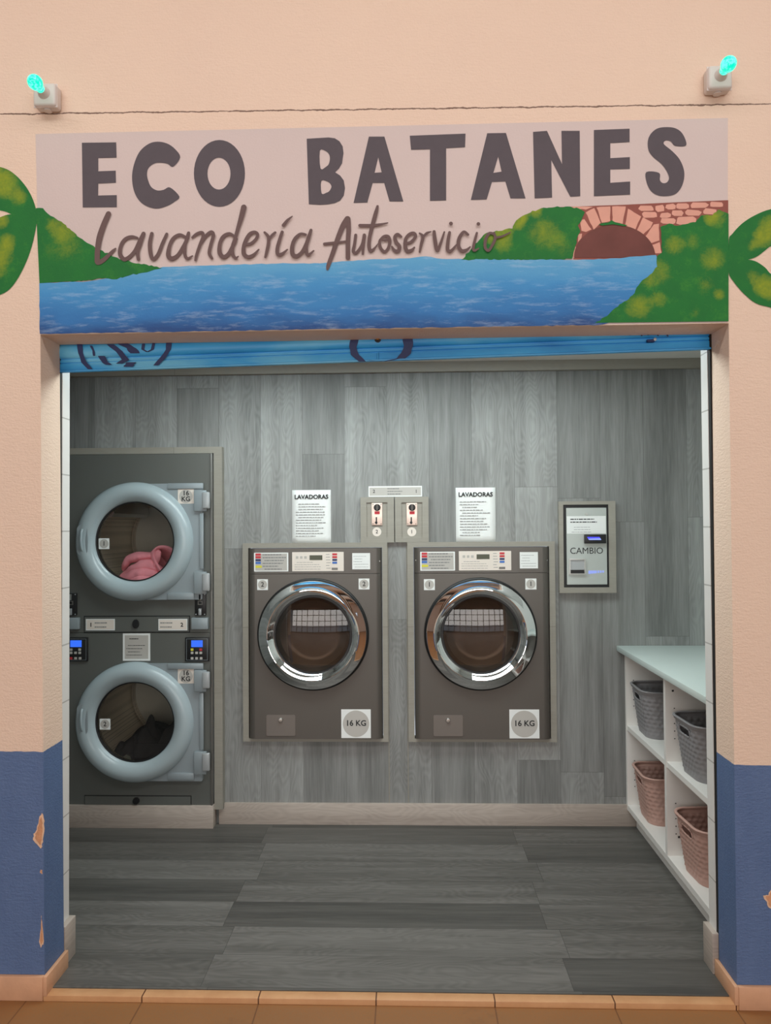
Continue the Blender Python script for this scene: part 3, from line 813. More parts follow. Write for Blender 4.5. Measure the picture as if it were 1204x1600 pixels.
# pink towel lying crumpled in the upper drum
def cloth_pile(name, c, m, seed, w, d, h, y0, ox=0.0, floorR=RI * 1.30, lift=0.0, front=True):
    """a folded, crumpled heap that follows the curve of the drum below and bulges above"""
    from mathutils import noise as mn
    bm = bmesh.new(); NX, NY = 56, 36
    def surf(u, v, top):
        x = ox + (u - 0.5) * w; y = y0 + v * d
        zf = -math.sqrt(max(0.0, floorR ** 2 - x * x)) + 0.004 + lift
        e = max(0.0, 1 - (2 * abs(u - 0.5)) ** 2.6) * max(0.0, 1 - (2 * abs(v - 0.5)) ** 2.8)
        p = Vector((u * 3.1 + seed, v * 2.3, seed * 0.7))
        f = mn.noise(p * 1.3) * 0.45 + abs(mn.noise(p * 2.1 + Vector((3, 1, 2)))) * 0.75
        zt = zf + e ** 0.55 * h * (0.72 + f)
        return Vector((c.x + x, y, c.z + (zt if top else zf)))
    T = [[bm.verts.new(surf(i / NX, j / NY, True)) for i in range(NX + 1)] for j in range(NY + 1)]
    B = [[bm.verts.new(surf(i / NX, j / NY, False)) for i in range(NX + 1)] for j in range(NY + 1)]
    for j in range(NY):
        for i in range(NX):
            bm.faces.new((T[j][i], T[j][i + 1], T[j + 1][i + 1], T[j + 1][i])); bm.faces.new((B[j][i], B[j + 1][i], B[j + 1][i + 1], B[j][i + 1]))
    bmesh.ops.remove_doubles(bm, verts=bm.verts, dist=0.0006)
    bmesh.ops.recalc_face_normals(bm, faces=bm.faces)
    return fin(bm, name, m, None, True)
def towel():
    """towel: thick folds swept as flattened rolls + an open loop of cloth at the right"""
    s = (YD + 0.10) / F
    def pt(px, py, Y): v = V(px, py, Y); return v
    bm = bmesh.new()
    def fold(pts, wid, thick, n=40):
        # pts: (px,py,Y, width, height); smooth band with rounded section
        P = []
        for i in range(n + 1):
            t = i / n * (len(pts) - 1); k = min(int(t), len(pts) - 2); f = t - k
            g = [pts[max(0, k - 1)], pts[k], pts[k + 1], pts[min(len(pts) - 1, k + 2)]]
            q = [0.5 * ((2 * g[1][a]) + (-g[0][a] + g[2][a]) * f + (2 * g[0][a] - 5 * g[1][a] + 4 * g[2][a] - g[3][a]) * f * f + (-g[0][a] + 3 * g[1][a] - 3 * g[2][a] + g[3][a]) * f ** 3) for a in range(4)]
            P.append((V(q[0], q[1], q[2]), q[3] * s))
        prev = None
        for i, (c, r) in enumerate(P):
            a = P[max(0, i - 1)][0]; b = P[min(n, i + 1)][0]; tdir = (b - a).normalized()
            side = tdir.cross(Vector((0, 1, 0))).normalized(); yy = Vector((0, 1, 0))
            ends = min(1.0, 0.35 + 4 * min(i / n, 1 - i / n))
            ring = [bm.verts.new(c + side * math.cos(t) * r * ends + yy * math.sin(t) * thick * ends) for t in [2 * PI * j / 14 for j in range(14)]]
            if prev:
                for j in range(14): bm.faces.new((prev[j], prev[(j + 1) % 14], ring[(j + 1) % 14], ring[j]))
            else: bm.faces.new(ring)
            prev = ring
        bm.faces.new(prev)
    Y0 = YD + 0.09
    fold([(193, 893, Y0 + .04, 5), (200, 876, Y0 + .03, 7), (215, 870, Y0 + .02, 8), (235, 869, Y0 + .03, 7), (248, 866, Y0 + .05, 6)], 0, 0.035)
    fold([(190, 903, Y0 + .02, 6), (205, 893, Y0, 9), (222, 884, Y0 - .01, 9), (238, 884, Y0, 8), (250, 897, Y0 + .02, 7), (255, 912, Y0 + .03, 6)], 0, 0.03)
    fold([(184, 912, Y0, 7), (200, 904, Y0 - .02, 9), (220, 897, Y0 - .03, 10), (240, 900, Y0 - .02, 9), (250, 912, Y0, 8)], 0, 0.03)
    fold([(190, 921, Y0 - .02, 9), (215, 912, Y0 - .04, 13), (240, 912, Y0 - .04, 12), (262, 918, Y0 - .02, 8)], 0, 0.03)
    fold([(240, 889, Y0 - .01, 3), (246, 868, Y0 - .02, 5), (243, 857, Y0 - .01, 3)], 0, 0.012)
    from mathutils import noise as mn
    for v in bm.verts:
        v.co += Vector((mn.noise(v.co * 22), mn.noise(v.co * 22 + Vector((9, 2, 5))), mn.noise(v.co * 16 + Vector((3, 7, 1))))) * 0.011
    bmesh.ops.recalc_face_normals(bm, faces=bm.faces)
    o = fin(bm, 'towel', M['pink'], None, True)
    # the open loop of cloth, a thin curled sheet
    bm = bmesh.new()
    front = [(256, 897), (248, 886), (241, 872), (241, 861), (247, 855), (258, 854), (268, 858), (275, 868), (276, 884), (272, 900)]
    n = 60; rows = []
    for i in range(n + 1):
        t = i / n * (len(front) - 1); k = min(int(t), len(front) - 2); f = t - k
        g = [front[max(0, k - 1)], front[k], front[k + 1], front[min(len(front) - 1, k + 2)]]
        q = [0.5 * ((2 * g[1][a]) + (-g[0][a] + g[2][a]) * f + (2 * g[0][a] - 5 * g[1][a] + 4 * g[2][a] - g[3][a]) * f * f + (-g[0][a] + 3 * g[1][a] - 3 * g[2][a] + g[3][a]) * f ** 3) for a in range(2)]
        rows.append([bm.verts.new(V(q[0] - 4 * jj, q[1] + 3.5 * jj, Y0 - 0.03 + 0.045 * jj)) for jj in range(5)])
    for a, b in zip(rows[:-1], rows[1:]):
        for j in range(4): bm.faces.new((a[j], b[j], b[j + 1], a[j + 1]))
    fl = fin(bm, 'turned_up_edge', M['pink'], o, True)
    sm = fl.modifiers.new('thick', 'SOLIDIFY'); sm.thickness = 0.012; sm.offset = 0
    fl2 = flat('hem_shadow_side', [[P2(a, b, Y0 + 0.12) for a, b in front + [(262, 905)]]], Y0 + 0.12, Y0 + 0.135, M['pink'], o)
    fl2.name = 'back_fold'
    tag(o, 'crumpled pink towel lying in the upper dryer drum', 'towel')
    return recenter(o)
towel()
lp = cloth_pile('laundry_stand_in', LO, M['darkcloth'], 2.3, RI * 1.9, 0.42, 0.16, YD + 0.08, ox=0.03)  # dark cloth heap standing in for blurred shapes of the turning drum
tag(lp, 'dark laundry in place of the blurred shapes in the lower dryer drum', 'laundry_stand_in'); recenter(lp)

# ------------------------------------------------------------------ notices and coin slots on the back wall
def notice(x0, y0, x1, y1, label):
    r = rc(x0, y0, x1, y1, YB)
    bm = bmesh.new(); NX, NZ = 6, 8; y = YB - 0.0015
    g_ = [[bm.verts.new((r[0] + (r[1] - r[0]) * i / NX, y - 0.0012 * math.sin(i * 1.7 + j) * (0.3 + j / NZ) , r[3] - (r[3] - r[2]) * j / NZ)) for i in range(NX + 1)] for j in range(NZ + 1)]
    for j in range(NZ):
        for i in range(NX): bm.faces.new((g_[j][i], g_[j + 1][i], g_[j + 1][i + 1], g_[j][i + 1]))
    o = fin(bm, 'paper_notice', M['paper'], None, True)
    sm = o.modifiers.new('thick', 'SOLIDIFY'); sm.thickness = 0.0004
    tag(o, label, 'notice', 'notices above the washing machines')
    cx = (r[0] + r[1]) / 2
    t = text('LAVADORAS', cx, r[3] - 0.036, YB - 0.0048, 0.0305, M['ink'], 'lettering', o, bold=0.0009)
    text_lines('small_print', r[0] + 0.02, r[1] - 0.02, r[2] + 0.03, r[3] - 0.065, YB - 0.0045, 13, M['inkgrey'], o, int(x0), th=0.22)
    return recenter(o)
notice(456, 765.5, 517, 849, 'white paper notice headed LAVADORAS above the left washing machine')
notice(712, 762, 773.5, 847.5, 'white paper notice headed LAVADORAS above the right washing machine')

def coin_unit(x0, x1, y0, y1, dx, n, label):
    r = rc(x0, y0, x1, y1, YB)
    c = thing('coin_acceptor', ((r[0] + r[1]) / 2, YB, r[2]), label, 'coin slot', 'coin acceptors above the washing machines')
    i = rc(572.5 + dx, 785, 605 + dx, 839.5, YB - 0.02)
    flat('frame', [rect(*r), rect(*i)], YB - 0.024, YB - 0.0005, M['frame_wood'], c)
    flat('back_board', [rect(*i)], YB - 0.016, YB - 0.0005, M['frame_wood'], c)
    Y = YB - 0.016
    p = rc(580.5 + dx, 786, 597 + dx, 820.5, Y)
    pl = box('face_plate', p[0], p[1], Y - 0.008, Y, p[2], p[3], M['coinplate'], c, bev=0.0015); pl['label'] = 'shiny pinkish metal coin plate'
    Yp = Y - 0.008
    q = V(589 + dx, 793, Yp); turned('reject_knob', [(0, 0.014), (0.012, 0.014), (0.0165, 0.010), (0.0175, 0.0)], (q.x, Yp, q.z), M['black'], pl, 32)
    box('knob_ridge', q.x - 0.003, q.x + 0.003, Yp - 0.017, Yp - 0.013, q.z - 0.014, q.z + 0.014, M['machine'], pl)
    k = rc(585 + dx, 799, 593 + dx, 803.5, Yp); plate('red_window', k, Yp, 0.002, M['red'], pl)
    k = rc(586.8 + dx, 808, 588.8 + dx, 819, Yp); plate('key_slot', k, Yp, 0.0006, M['ink'], pl)
    k = V(587.5 + dx, 816.5, Yp); flat('key_hole', [circle(k.x, k.z, 0.0065, 24)], Yp - 0.0012, Yp - 0.0006, M['ink'], pl)
    for (a, b) in ((582.5, 788), (595, 788), (582.5, 818.5), (595, 818.5)):
        k = V(a + dx, b, Yp); turned('screw', [(0, 0.002), (0.002, 0.0015), (0.0025, 0)], (k.x, Yp, k.z), M['machine'], pl, 12)
    k = V(588.5 + dx, 831, Y); flat('number_sticker', [circle(k.x, k.z, 7 * SB, 40)], Y - 0.0008, Y, M['cream'], c)
    text(n, k.x, k.z, Y - 0.0012, 0.026, M['ink'], 'numeral', c, bold=0.0003)
coin_unit(563.5, 615.5, 777, 847.5, 0, '2', 'wood framed coin slot with round sticker numbered 2')
coin_unit(617, 669, 776.5, 847, 54.5, '1', 'wood framed coin slot with round sticker numbered 1')
r = rc(575.5, 759.5, 659, 776, YB)
pn = flat('price_strip', [rect(*r)], YB - 0.001, YB, M['paper'], None)
ov = rc(577, 761.5, 657.5, 774.5, YB); flat('strip_field', [rect(*ov)], YB - 0.0014, YB - 0.001, M['papergrey'], pn)
for t, px in (('2', 584), ('1', 650)):
    c = V(px, 768, YB); text(t, c.x, c.z, YB - 0.0018, 0.024, M['ink'], 'numeral', pn, bold=0.0003)
q = rc(605, 761.5, 632, 774, YB); text_lines('small_print', q[0], q[1], q[2], q[3], YB - 0.0014, 3, M['inkgrey'], pn, 12, th=0.35)
tag(pn, 'long white label strip on top of the two coin slots', 'label strip'); recenter(pn)

# change machine
r = rc(872, 784, 958.5, 925, YB); c0 = thing('change_machine', ((r[0] + r[1]) / 2, YB, r[2]), 'white CAMBIO change machine in a wooden frame on the back wall', 'change machine')
fi = rc(880, 789, 949.5, 917, YB - 0.02)
flat('frame', [rect(*r), rect(*fi)], YB - 0.030, YB - 0.0005, M['frame_wood'], c0)
flat('case', [rect(*fi)], YB - 0.022, YB - 0.0005, M['black'], c0)
Y = YB - 0.022
pr = rc(885, 794, 946.5, 912.5, Y)
fp = plate('front_plate', pr, Y, 0.006, M['silverpanel'], c0, 0.002); fp['label'] = 'silver front plate lettered CAMBIO'
Y -= 0.006
q = rc(885.5, 806.5, 945.5, 833.5, Y); sp = plate('instruction_sticker', q, Y, 0.0006, M['paper'], c0)
q = rc(891, 809, 939, 818, Y); text_lines('small_print', q[0], q[1], q[2], q[3], Y - 0.0006, 2, M['ink'], sp, 31, th=0.35)
q = rc(893, 822, 938, 833, Y); text_lines('small_print', q[0], q[1], q[2], q[3], Y - 0.0006, 3, M['inkgrey'], sp, 33, th=0.16)
c = V(915.5, 803.5, Y); flat('lock', [circle(c.x, c.z, 0.006, 24)], Y - 0.004, Y, M['steel'], c0)
c = V(916, 861, Y); text('CAMBIO', c.x, c.z, Y - 0.0004, 0.045, M['ink'], 'lettering', fp, bold=0.0, sx=0.98)
q = rc(912, 835, 945, 849, Y); rd = box('note_reader', q[0], q[1], Y - 0.02, Y, q[2], q[3], M['black'], c0, bev=0.002)
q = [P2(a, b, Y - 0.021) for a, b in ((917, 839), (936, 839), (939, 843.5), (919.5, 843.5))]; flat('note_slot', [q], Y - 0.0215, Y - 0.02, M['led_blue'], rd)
q = [P2(a, b, Y - 0.022) for a, b in ((918.5, 841.5), (937.5, 840.8), (939, 843.8), (920, 843.8))]; flat('slot_light', [q], Y - 0.023, Y - 0.0215, M['led_and_reflection'], rd)
q = rc(888.5, 873, 913.5, 897, Y)
ct = flat('coin_tray', [rect(*q), rect(q[0] + 0.006, q[1] - 0.006, q[2] + 0.004, q[3] - 0.006)], Y - 0.012, Y, M['steel'], c0)
flat('tray_flap', [rect(q[0] + 0.006, q[1] - 0.006, q[2] + 0.022, q[3] - 0.006)], Y - 0.006, Y, M['hinge'], ct)
flat('tray_mouth', [rect(q[0] + 0.006, q[1] - 0.006, q[2] + 0.004, q[2] + 0.022)], Y - 0.002, Y, M['black'], ct)
q = rc(919, 891.5, 944, 896.5, Y)
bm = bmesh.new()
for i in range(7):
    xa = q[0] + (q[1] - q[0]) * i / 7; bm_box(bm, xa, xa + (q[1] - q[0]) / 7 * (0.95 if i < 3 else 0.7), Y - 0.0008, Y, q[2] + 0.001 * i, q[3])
fin(bm, 'reflected_glow', M['led_and_reflection'], c0)  # emissive blocks standing in for blue light reflected on the plate

# ------------------------------------------------------------------ white shelf unit and counter
XF, XE = 1.082, 1.043
su = thing('shelf_unit', (1.32, 3.18, 0), 'white open shelf unit of four bays along the right wall', 'shelf unit')
Y0s, Y1s = 2.612, 3.757
box('end_panel', XF, 1.555, Y1s - 0.018, Y1s, 0.085, 0.873, M['melamine'], su)
box('end_panel', XF, 1.555, Y0s, Y0s + 0.018, 0.085, 0.873, M['melamine'], su)
box('divider', XF + 0.0005, 1.55, 3.172, 3.196, 0.11, 0.873, M['melamine'], su)
for nm, z0_, z1_ in (('bottom_panel', 0.085, 0.110), ('shelf', 0.482, 0.505)):
    if nm == 'shelf':
        box('shelf', XF + 0.003, 1.55, Y0s + 0.018, 3.172, z0_, z1_, M['melamine'], su); box('shelf', XF + 0.003, 1.55, 3.196, Y1s - 0.018, z0_, z1_, M['melamine'], su)
    else: box(nm, XF, 1.55, Y0s + 0.018, Y1s - 0.018, z0_, z1_, M['melamine'], su)
box('back_panel', 1.545, 1.555, Y0s + 0.018, Y1s - 0.018, 0.11, 0.873, M['melamine'], su)
box('plinth', 1.125, 1.14, Y0s, Y1s - 0.02, 0.0, 0.085, M['melamine'], su)
bm = bmesh.new()
for yy in (3.172, Y1s - 0.018):
    for zz in [0.2 + 0.032 * i for i in range(5)] + [0.60 + 0.032 * i for i in range(5)]:
        bm_box(bm, XF + 0.035, XF + 0.040, yy - 0.0006, yy + 0.0002, zz, zz + 0.004)
fin(bm, 'shelf_pin_holes', M['black'], su)['kind'] = 'stuff'
box('screw_cap', XF + 0.028, XF + 0.036, 3.1705, 3.172, 0.80, 0.808, M['black'], su); box('screw_cap', XF + 0.045, XF + 0.053, 3.1705, 3.172, 0.185, 0.193, M['black'], su)
wt = box('counter_top', XE, 1.556, 2.602, YB - 0.001, 0.8735, 0.900, M['laminate_top'], None, bev=0.002)
tag(wt, 'pale white counter top resting on the shelf unit', 'counter'); recenter(wt)

# ------------------------------------------------------------------ baskets
def basket_mesh():
    Lx, Wy, H = 0.37, 0.255, 0.222
    bm = bmesh.new(); N, MZ = 240, 44
    def outline(a, t):
        hx, hy, rc_ = Lx / 2 * (1 - 0.14 * (1 - t)), Wy / 2 * (1 - 0.20 * (1 - t)), 0.055
        # point on rounded rectangle by arc length
        sx, sy = 2 * (hx - rc_), 2 * (hy - rc_); q = PI / 2 * rc_; per = 2 * sx + 2 * sy + 4 * q; s = (a % 1.0) * per
        segs = [('l', sx, (-hx + rc_, -hy), (1, 0)), ('c', q, (hx - rc_, -hy + rc_), -90), ('l', sy, (hx, -hy + rc_), (0, 1)), ('c', q, (hx - rc_, hy - rc_), 0),
                ('l', sx, (hx - rc_, hy), (-1, 0)), ('c', q, (-hx + rc_, hy - rc_), 90), ('l', sy, (-hx, hy - rc_), (0, -1)), ('c', q, (-hx + rc_, -hy + rc_), 180)]
        for k, l, p, d in segs:
            if s <= l or (k == 'c' and d == 180):
                if k == 'l':
                    nrm = (d[1], -d[0]); return p[0] + d[0] * s, p[1] + d[1] * s, nrm
                th = math.radians(d) + s / rc_
                return p[0] + rc_ * math.cos(th), p[1] + rc_ * math.sin(th), (math.cos(th), math.sin(th))
            s -= l
    rows = []
    for j in range(MZ + 1):
        t = j / MZ; z = t * H
        row = []
        for i in range(N):
            x, y, n = outline(i / N, t)
            inz = 0.06 < t < 0.90
            d = 0.0016 * math.sin(i / N * 2 * PI * 40 + (PI if (j // 4) % 2 else 0)) * (1 if inz else 0)
            d += (0.0012 * math.cos(2 * PI * j / 4)) * (1 if inz else 0)
            if t > 0.95: d += 0.005
            row.append(bm.verts.new((x + n[0] * d, y + n[1] * d, z)))
        rows.append(row)
    for j in range(MZ):
        for i in range(N):
            i2 = (i + 1) % N
            c = rows[j][i].co
            if abs(c.x) > Lx / 2 * 0.85 and abs(c.y) < 0.052 and 0.73 < j / MZ < 0.88 and not (abs(c.y) > 0.046 and not 0.76 < j / MZ < 0.85): continue
            bm.faces.new((rows[j][i], rows[j][i2], rows[j + 1][i2], rows[j + 1][i]))
    bm.faces.new(rows[0][::-1])
    me = bpy.data.meshes.new('basket')
    loose = [v for v in bm.verts if not v.link_faces]
    for v in loose: bm.verts.remove(v)
    bm.to_mesh(me); bm.free()
    for p in me.polygons: p.use_smooth = len(p.vertices) == 4
    me.materials.append(M['basket_grey'])
    # rim: rolled lip
    bm = bmesh.new(); prev = None; first = None
    for i in range(96):
        x, y, n = outline(i / 96, 1.0)
        ring = [bm.verts.new((x + n[0] * (0.004 + 0.007 * math.cos(a)), y + n[1] * (0.004 + 0.007 * math.cos(a)), H + 0.0045 * math.sin(a))) for a in [2 * PI * k / 8 for k in range(8)]]
        if prev:
            for k in range(8): bm.faces.new((prev[k], prev[(k + 1) % 8], ring[(k + 1) % 8], ring[k]))
        else: first = ring
        prev = ring
    for k in range(8): bm.faces.new((prev[k], prev[(k + 1) % 8], first[(k + 1) % 8], first[k]))
    # lip round the near and far hand holes
    for sx in (-1, 1):
        pr = None; f0 = None
        for k in range(40):
            a = 2 * PI * k / 40
            yy = 0.048 * math.copysign(abs(math.cos(a)) ** 0.5, math.cos(a)); zz = H * 0.805 + 0.017 * math.copysign(abs(math.sin(a)) ** 0.6, math.sin(a))
            xx = sx * Lx / 2 * (1 - 0.14 * (1 - zz / H))
            rg = [bm.verts.new((xx + sx * (0.001 + 0.0035 * math.cos(b)), yy, zz + 0.0035 * math.sin(b))) if abs(math.sin(a)) > 0.7 else bm.verts.new((xx + sx * (0.001 + 0.0035 * math.cos(b)), yy + 0.0035 * math.sin(b), zz)) for b in [2 * PI * q / 6 for q in range(6)]]
            if pr:
                for q in range(6): bm.faces.new((pr[q], pr[(q + 1) % 6], rg[(q + 1) % 6], rg[q]))
            else: f0 = rg
            pr = rg
    me2 = bpy.data.meshes.new('rim'); bmesh.ops.recalc_face_normals(bm, faces=bm.faces); bm.to_mesh(me2); bm.free()
    for p in me2.polygons: p.use_smooth = True
    me2.materials.append(M['basket_grey'])
    return me, me2
bme, rme = basket_mesh()
bk = bpy.data.objects.new('storage_basket', bme); COL.objects.link(bk)
sm = bk.modifiers.new('thick', 'SOLIDIFY'); sm.thickness = 0.002; sm.offset = 1
rim = bpy.data.objects.new('rim', rme); COL.objects.link(rim); rim.parent = bk
spots = [((1.276, 3.590, 0.5055), 'basket_grey', 'grey woven plastic basket in the far upper bay of the shelf unit', 'grey baskets on the upper shelf', -2),
         ((1.276, 3.000, 0.5055), 'basket_grey', 'grey woven plastic basket in the near upper bay of the shelf unit', 'grey baskets on the upper shelf', 3),
         ((1.276, 3.575, 0.1105), 'basket_pink', 'dusty pink woven plastic basket in the far lower bay of the shelf unit', 'pink baskets on the lower shelf', -2),
         ((1.276, 2.995, 0.1105), 'basket_pink', 'dusty pink woven plastic basket in the near lower bay of the shelf unit', 'pink baskets on the lower shelf', 4)]
for i, (loc, mn_, lab, grp, rz) in enumerate(spots):
    if i == 0: b, rm = bk, rim
    else:
        b = bk.copy(); COL.objects.link(b); rm = rim.copy(); COL.objects.link(rm); rm.parent = b
    b.location = loc; b.rotation_euler = (0, 0, math.radians(rz)); tag(b, lab, 'basket', grp)
    for q in (b, rm):
        q.material_slots[0].link = 'OBJECT'; q.material_slots[0].material = M[mn_]

# ------------------------------------------------------------------ roller shutter
YS = 2.536
sh = thing('roller_shutter', (0, YS, 2.05), 'blue painted roller shutter rolled up under the lintel', 'roller shutter')
sL, sR = V(93, 583, YS), V(1108.5, 547, YS)
k = (sR.z - sL.z) / (sR.x - sL.x)
def zs_(x): return sL.z + (x - sL.x) * k
s_ = YS / F
def shutter_paint():
    n = NT('blue_shutter_paint')
    f = n.noise(n.scale((2.2, 1, 9)), 1, 4, 0.5, 0.5)
    c = n.ramp(f, [(0.3, rgb(36, 138, 212)), (0.5, rgb(58, 172, 238)), (0.7, rgb(116, 204, 244))])
    n.set(c, 0.42); return n.m
M['shutter'] = shutter_paint()
M['shutter_dark'] = mat('navy_spray_paint', rgb(30, 44, 98), 0.5, var=0.25, sc=12)
# (height above bottom in px, forward in m)
prof = [(0, 0.000), (0.5, 0.010), (3, 0.011), (4, 0.007), (13.5, 0.006), (14.5, 0.001), (15.2, 0.001), (16, 0.005), (19.5, 0.005), (20.3, -0.001), (21.6, -0.001), (22.6, 0.006), (26, 0.011), (32, 0.013), (39, 0.010), (46, 0.003), (47, -0.001), (48.4, -0.001), (49.4, 0.005), (55, 0.012), (62, 0.012), (70, 0.004)]
def slats(lo, hi, nm):
    bm = bmesh.new(); NX = 24; rows = []
    for h, fwd in prof[lo:hi]:
        rows.append([bm.verts.new((sL.x + (sR.x - sL.x) * i / NX, YS - fwd, zs_(sL.x + (sR.x - sL.x) * i / NX) + h * s_)) for i in range(NX + 1)])
    for a, b in zip(rows[:-1], rows[1:]):
        for i in range(NX): bm.faces.new((a[i], a[i + 1], b[i + 1], b[i]))
    o = fin(bm, nm, M['shutter'], sh, 50)
    return o
sb = slats(0, 7, 'bottom_bar'); sl = slats(6, len(prof), 'slat_curtain')
# spray-painted rings and tags
def spray(pts, w, par):
    """stroke in pixels, cut into flat pieces that sit on the slats"""
    bm = bmesh.new(); prev = None; n = 30; YF = YS - 0.0142
    for i in range(n + 1):
        t = i / n * (len(pts) - 1); q = min(int(t), len(pts) - 2); f = t - q
        x = pts[q][0] * (1 - f) + pts[q + 1][0] * f; y = pts[q][1] * (1 - f) + pts[q + 1][1] * f
        ww = w * (0.92 + 0.08 * math.sin(i * 0.35))
        a, b = V(x - ww / 2, y, YF), V(x + ww / 2, y, YF)
        r = [bm.verts.new(a), bm.verts.new(b)]
        if prev: bm.faces.new((prev[0], prev[1], r[1], r[0]))
        prev = r
    return fin(bm, 'sprayed_mark', M['shutter_dark'], par)
spray([(124, 536), (126, 552), (131, 566), (141, 577)], 8.5, sl)
spray([(264, 533), (263, 546), (255, 558), (243, 571)], 9, sl)
spray([(172, 538), (186, 549), (196, 562), (186, 568)], 12, sl)
spray([(190, 536), (205, 544), (211, 552)], 17, sl)
spray([(224, 537), (223, 546), (230, 550), (238, 546), (240, 536)], 5, sl)
spray([(142, 540), (146, 548), (147, 556)], 4, sl)
spray([(158, 556), (164, 566), (170, 570)], 11, sl)
spray([(205, 566), (200, 573)], 16, sl)
spray([(554, 529), (551, 542), (554, 554), (566, 565)], 13, sl)
spray([(636, 526), (638, 540), (634, 552), (626, 560)], 16, sl)
spray([(574, 563), (600, 565), (622, 560)], 6, sl)
for q in ([(955, 522), (972, 523)], [(984, 520), (984, 524)], [(1002, 520), (1002, 525)], [(1012, 524), (1016, 518), (1024, 517), (1028, 525)], [(1034, 519), (1041, 520), (1043, 526)]): spray(q, 2.4, sl)
spray([(963, 520), (958, 524)], 3, sl)
c = V(590, 530, YS - 0.014)
lk = turned('lock', [(0, 0.006), (0.006, 0.006), (0.0065, 0.001), (0.011, 0.001), (0.0115, 0.0)], (c.x, YS - 0.013, c.z), M['black'], sl, 32)
turned('lock_barrel', [(0, 0.008), (0.005, 0.008), (0.0052, 0.0)], (c.x, YS - 0.017, c.z), M['brass'], sl, 24)
c = V(590, 556, YS - 0.012); bm = bmesh.new(); bm_box(bm, c.x - 0.003, c.x + 0.003, YS - 0.016, YS - 0.006, c.z - 0.012, c.z + 0.012, bev=0.002); fin(bm, 'bolt_tab', M['shutter'], sb)
c = V(1020, 531, YS - 0.012); bm = bmesh.new(); bm_box(bm, c.x - 0.022, c.x + 0.004, YS - 0.018, YS - 0.006, c.z - 0.008, c.z + 0.001, bev=0.002); fin(bm, 'bolt_tab', M['shutter_dark'], sl)
turned('bolt_head', [(0, 0.01), (0.005, 0.009), (0.006, 0)], (c.x + 0.004, YS - 0.012, c.z), M['hinge'], sl, 16)

# ------------------------------------------------------------------ green lamps on the facade
def lamp(px, py, label):
    b = V(px, py, YW); L_ = thing('wall_lamp', (b.x, YW, b.z), label, 'lamp', 'green bulbs on white boxes over the shop front')
    hw = 0.038
    bm = bmesh.new(); bm_box(bm, b.x - hw, b.x + hw, YW - 0.047, YW, b.z - hw, b.z + hw, bev=0.010, seg=4)
    j = fin(bm, 'junction_box', M['box_white'], L_, 40)
    bm = bmesh.new(); bm_box(bm, b.x - hw - 0.001, b.x + hw + 0.001, YW - 0.036, YW - 0.033, b.z - hw - 0.001, b.z + hw + 0.001, bev=0.001)
    fin(bm, 'lid_seam', M['box_white'], j)
    bm = bmesh.new(); bmesh.ops.create_cone(bm, segments=24, radius1=0.013, radius2=0.011, depth=0.006, cap_ends=True)
    bmesh.ops.translate(bm, vec=(b.x, YW - 0.02, b.z - hw - 0.002), verts=bm.verts); fin(bm, 'cable_gland', M['box_white'], j)
    turned('lamp_socket', [(0, 0.068), (0.014, 0.068), (0.017, 0.055), (0.021, 0.046)], (b.x, YW, b.z + 0.003), M['box_white'], L_, 32)
    pr = [(0, 0.128)] + [(0.0235 * math.sin(t), 0.104 + 0.024 * math.cos(t)) for t in [PI * i / 14 for i in range(1, 11)]] + [(0.013, 0.075), (0.0125, 0.066)]
    turned('green_bulb', pr, (b.x, YW, b.z + 0.003), M['bulb'], L_, 40, 60)['label'] = 'lit green bulb'
    return L_
lamp(79.5, 159.5, 'lit green bulb on a white box, at the left end of the facade')
lamp(1116, 133, 'lit green bulb on a white box, at the right end of the facade')

# ------------------------------------------------------------------ mural
mur = thing('wall_mural', (0, YW, V(600, 515, YW).z), 'painted shop sign mural with lettering, blue river and stone bridge', 'mural')
def paint(name, base_nodes):
    n = NT(name); c = base_nodes(n); n.set(c, 0.75); n.bump(n.noise(n.pos()[0], 160, 3), 0.25, 0.002); return n.m
def m_bg(n):
    return n.mix(n.noise(n.pos()[0], 3, 3), rgb(208, 192, 188), rgb(216, 198, 193))
def blobs(n, lst, wob=0.12):
    """soft sprayed patches: list of (px, py, radius px, strength)"""
    tot = None
    p = n.pos()[1]
    for px, py, r, st in lst:
        c = V(px, py, YW); rm = r * YW / F
        dx = n.math('SUBTRACT', p[0], c.x); dz = n.math('SUBTRACT', p[2], c.z)
        d = n.math('SQRT', n.math('ADD', n.math('MULTIPLY', dx, dx), n.math('MULTIPLY', dz, dz)))
        v = n.math('MULTIPLY', n.math('SUBTRACT', 1.0, n.math('DIVIDE', d, rm), clamp=True), st)
        tot = v if tot is None else n.math('ADD', tot, v, clamp=True)
    tx = n.math('ADD', n.math('MULTIPLY', n.noise(n.pos()[0], 28, 5, 0.75, 0.8), 0.7), n.math('MULTIPLY', n.noise(n.pos()[0], 150, 3, 0.7), 0.3))
    return n.math('MULTIPLY', n.math('SUBTRACT', n.math('ADD', n.math('POWER', tot, 0.6), n.math('MULTIPLY', tx, 1.7)), 1.12), n.math('MULTIPLY', tot, 3.2, clamp=True), clamp=True)
def m_green(lst):
    def f(n):
        b = n.mix(n.noise(n.pos()[0], 14, 4, 0.7), rgb(10, 98, 44), rgb(26, 124, 44))
        b = n.mix(n.ramp(n.noise(n.pos()[0], 20, 5, 0.75), [(0.55, (0, 0, 0)), (0.75, (0.7, 0.7, 0.7))]), b, rgb(60, 140, 44))
        return n.mix(n.math('MULTIPLY', blobs(n, lst), 0.85), b, rgb(158, 166, 22))
    return f
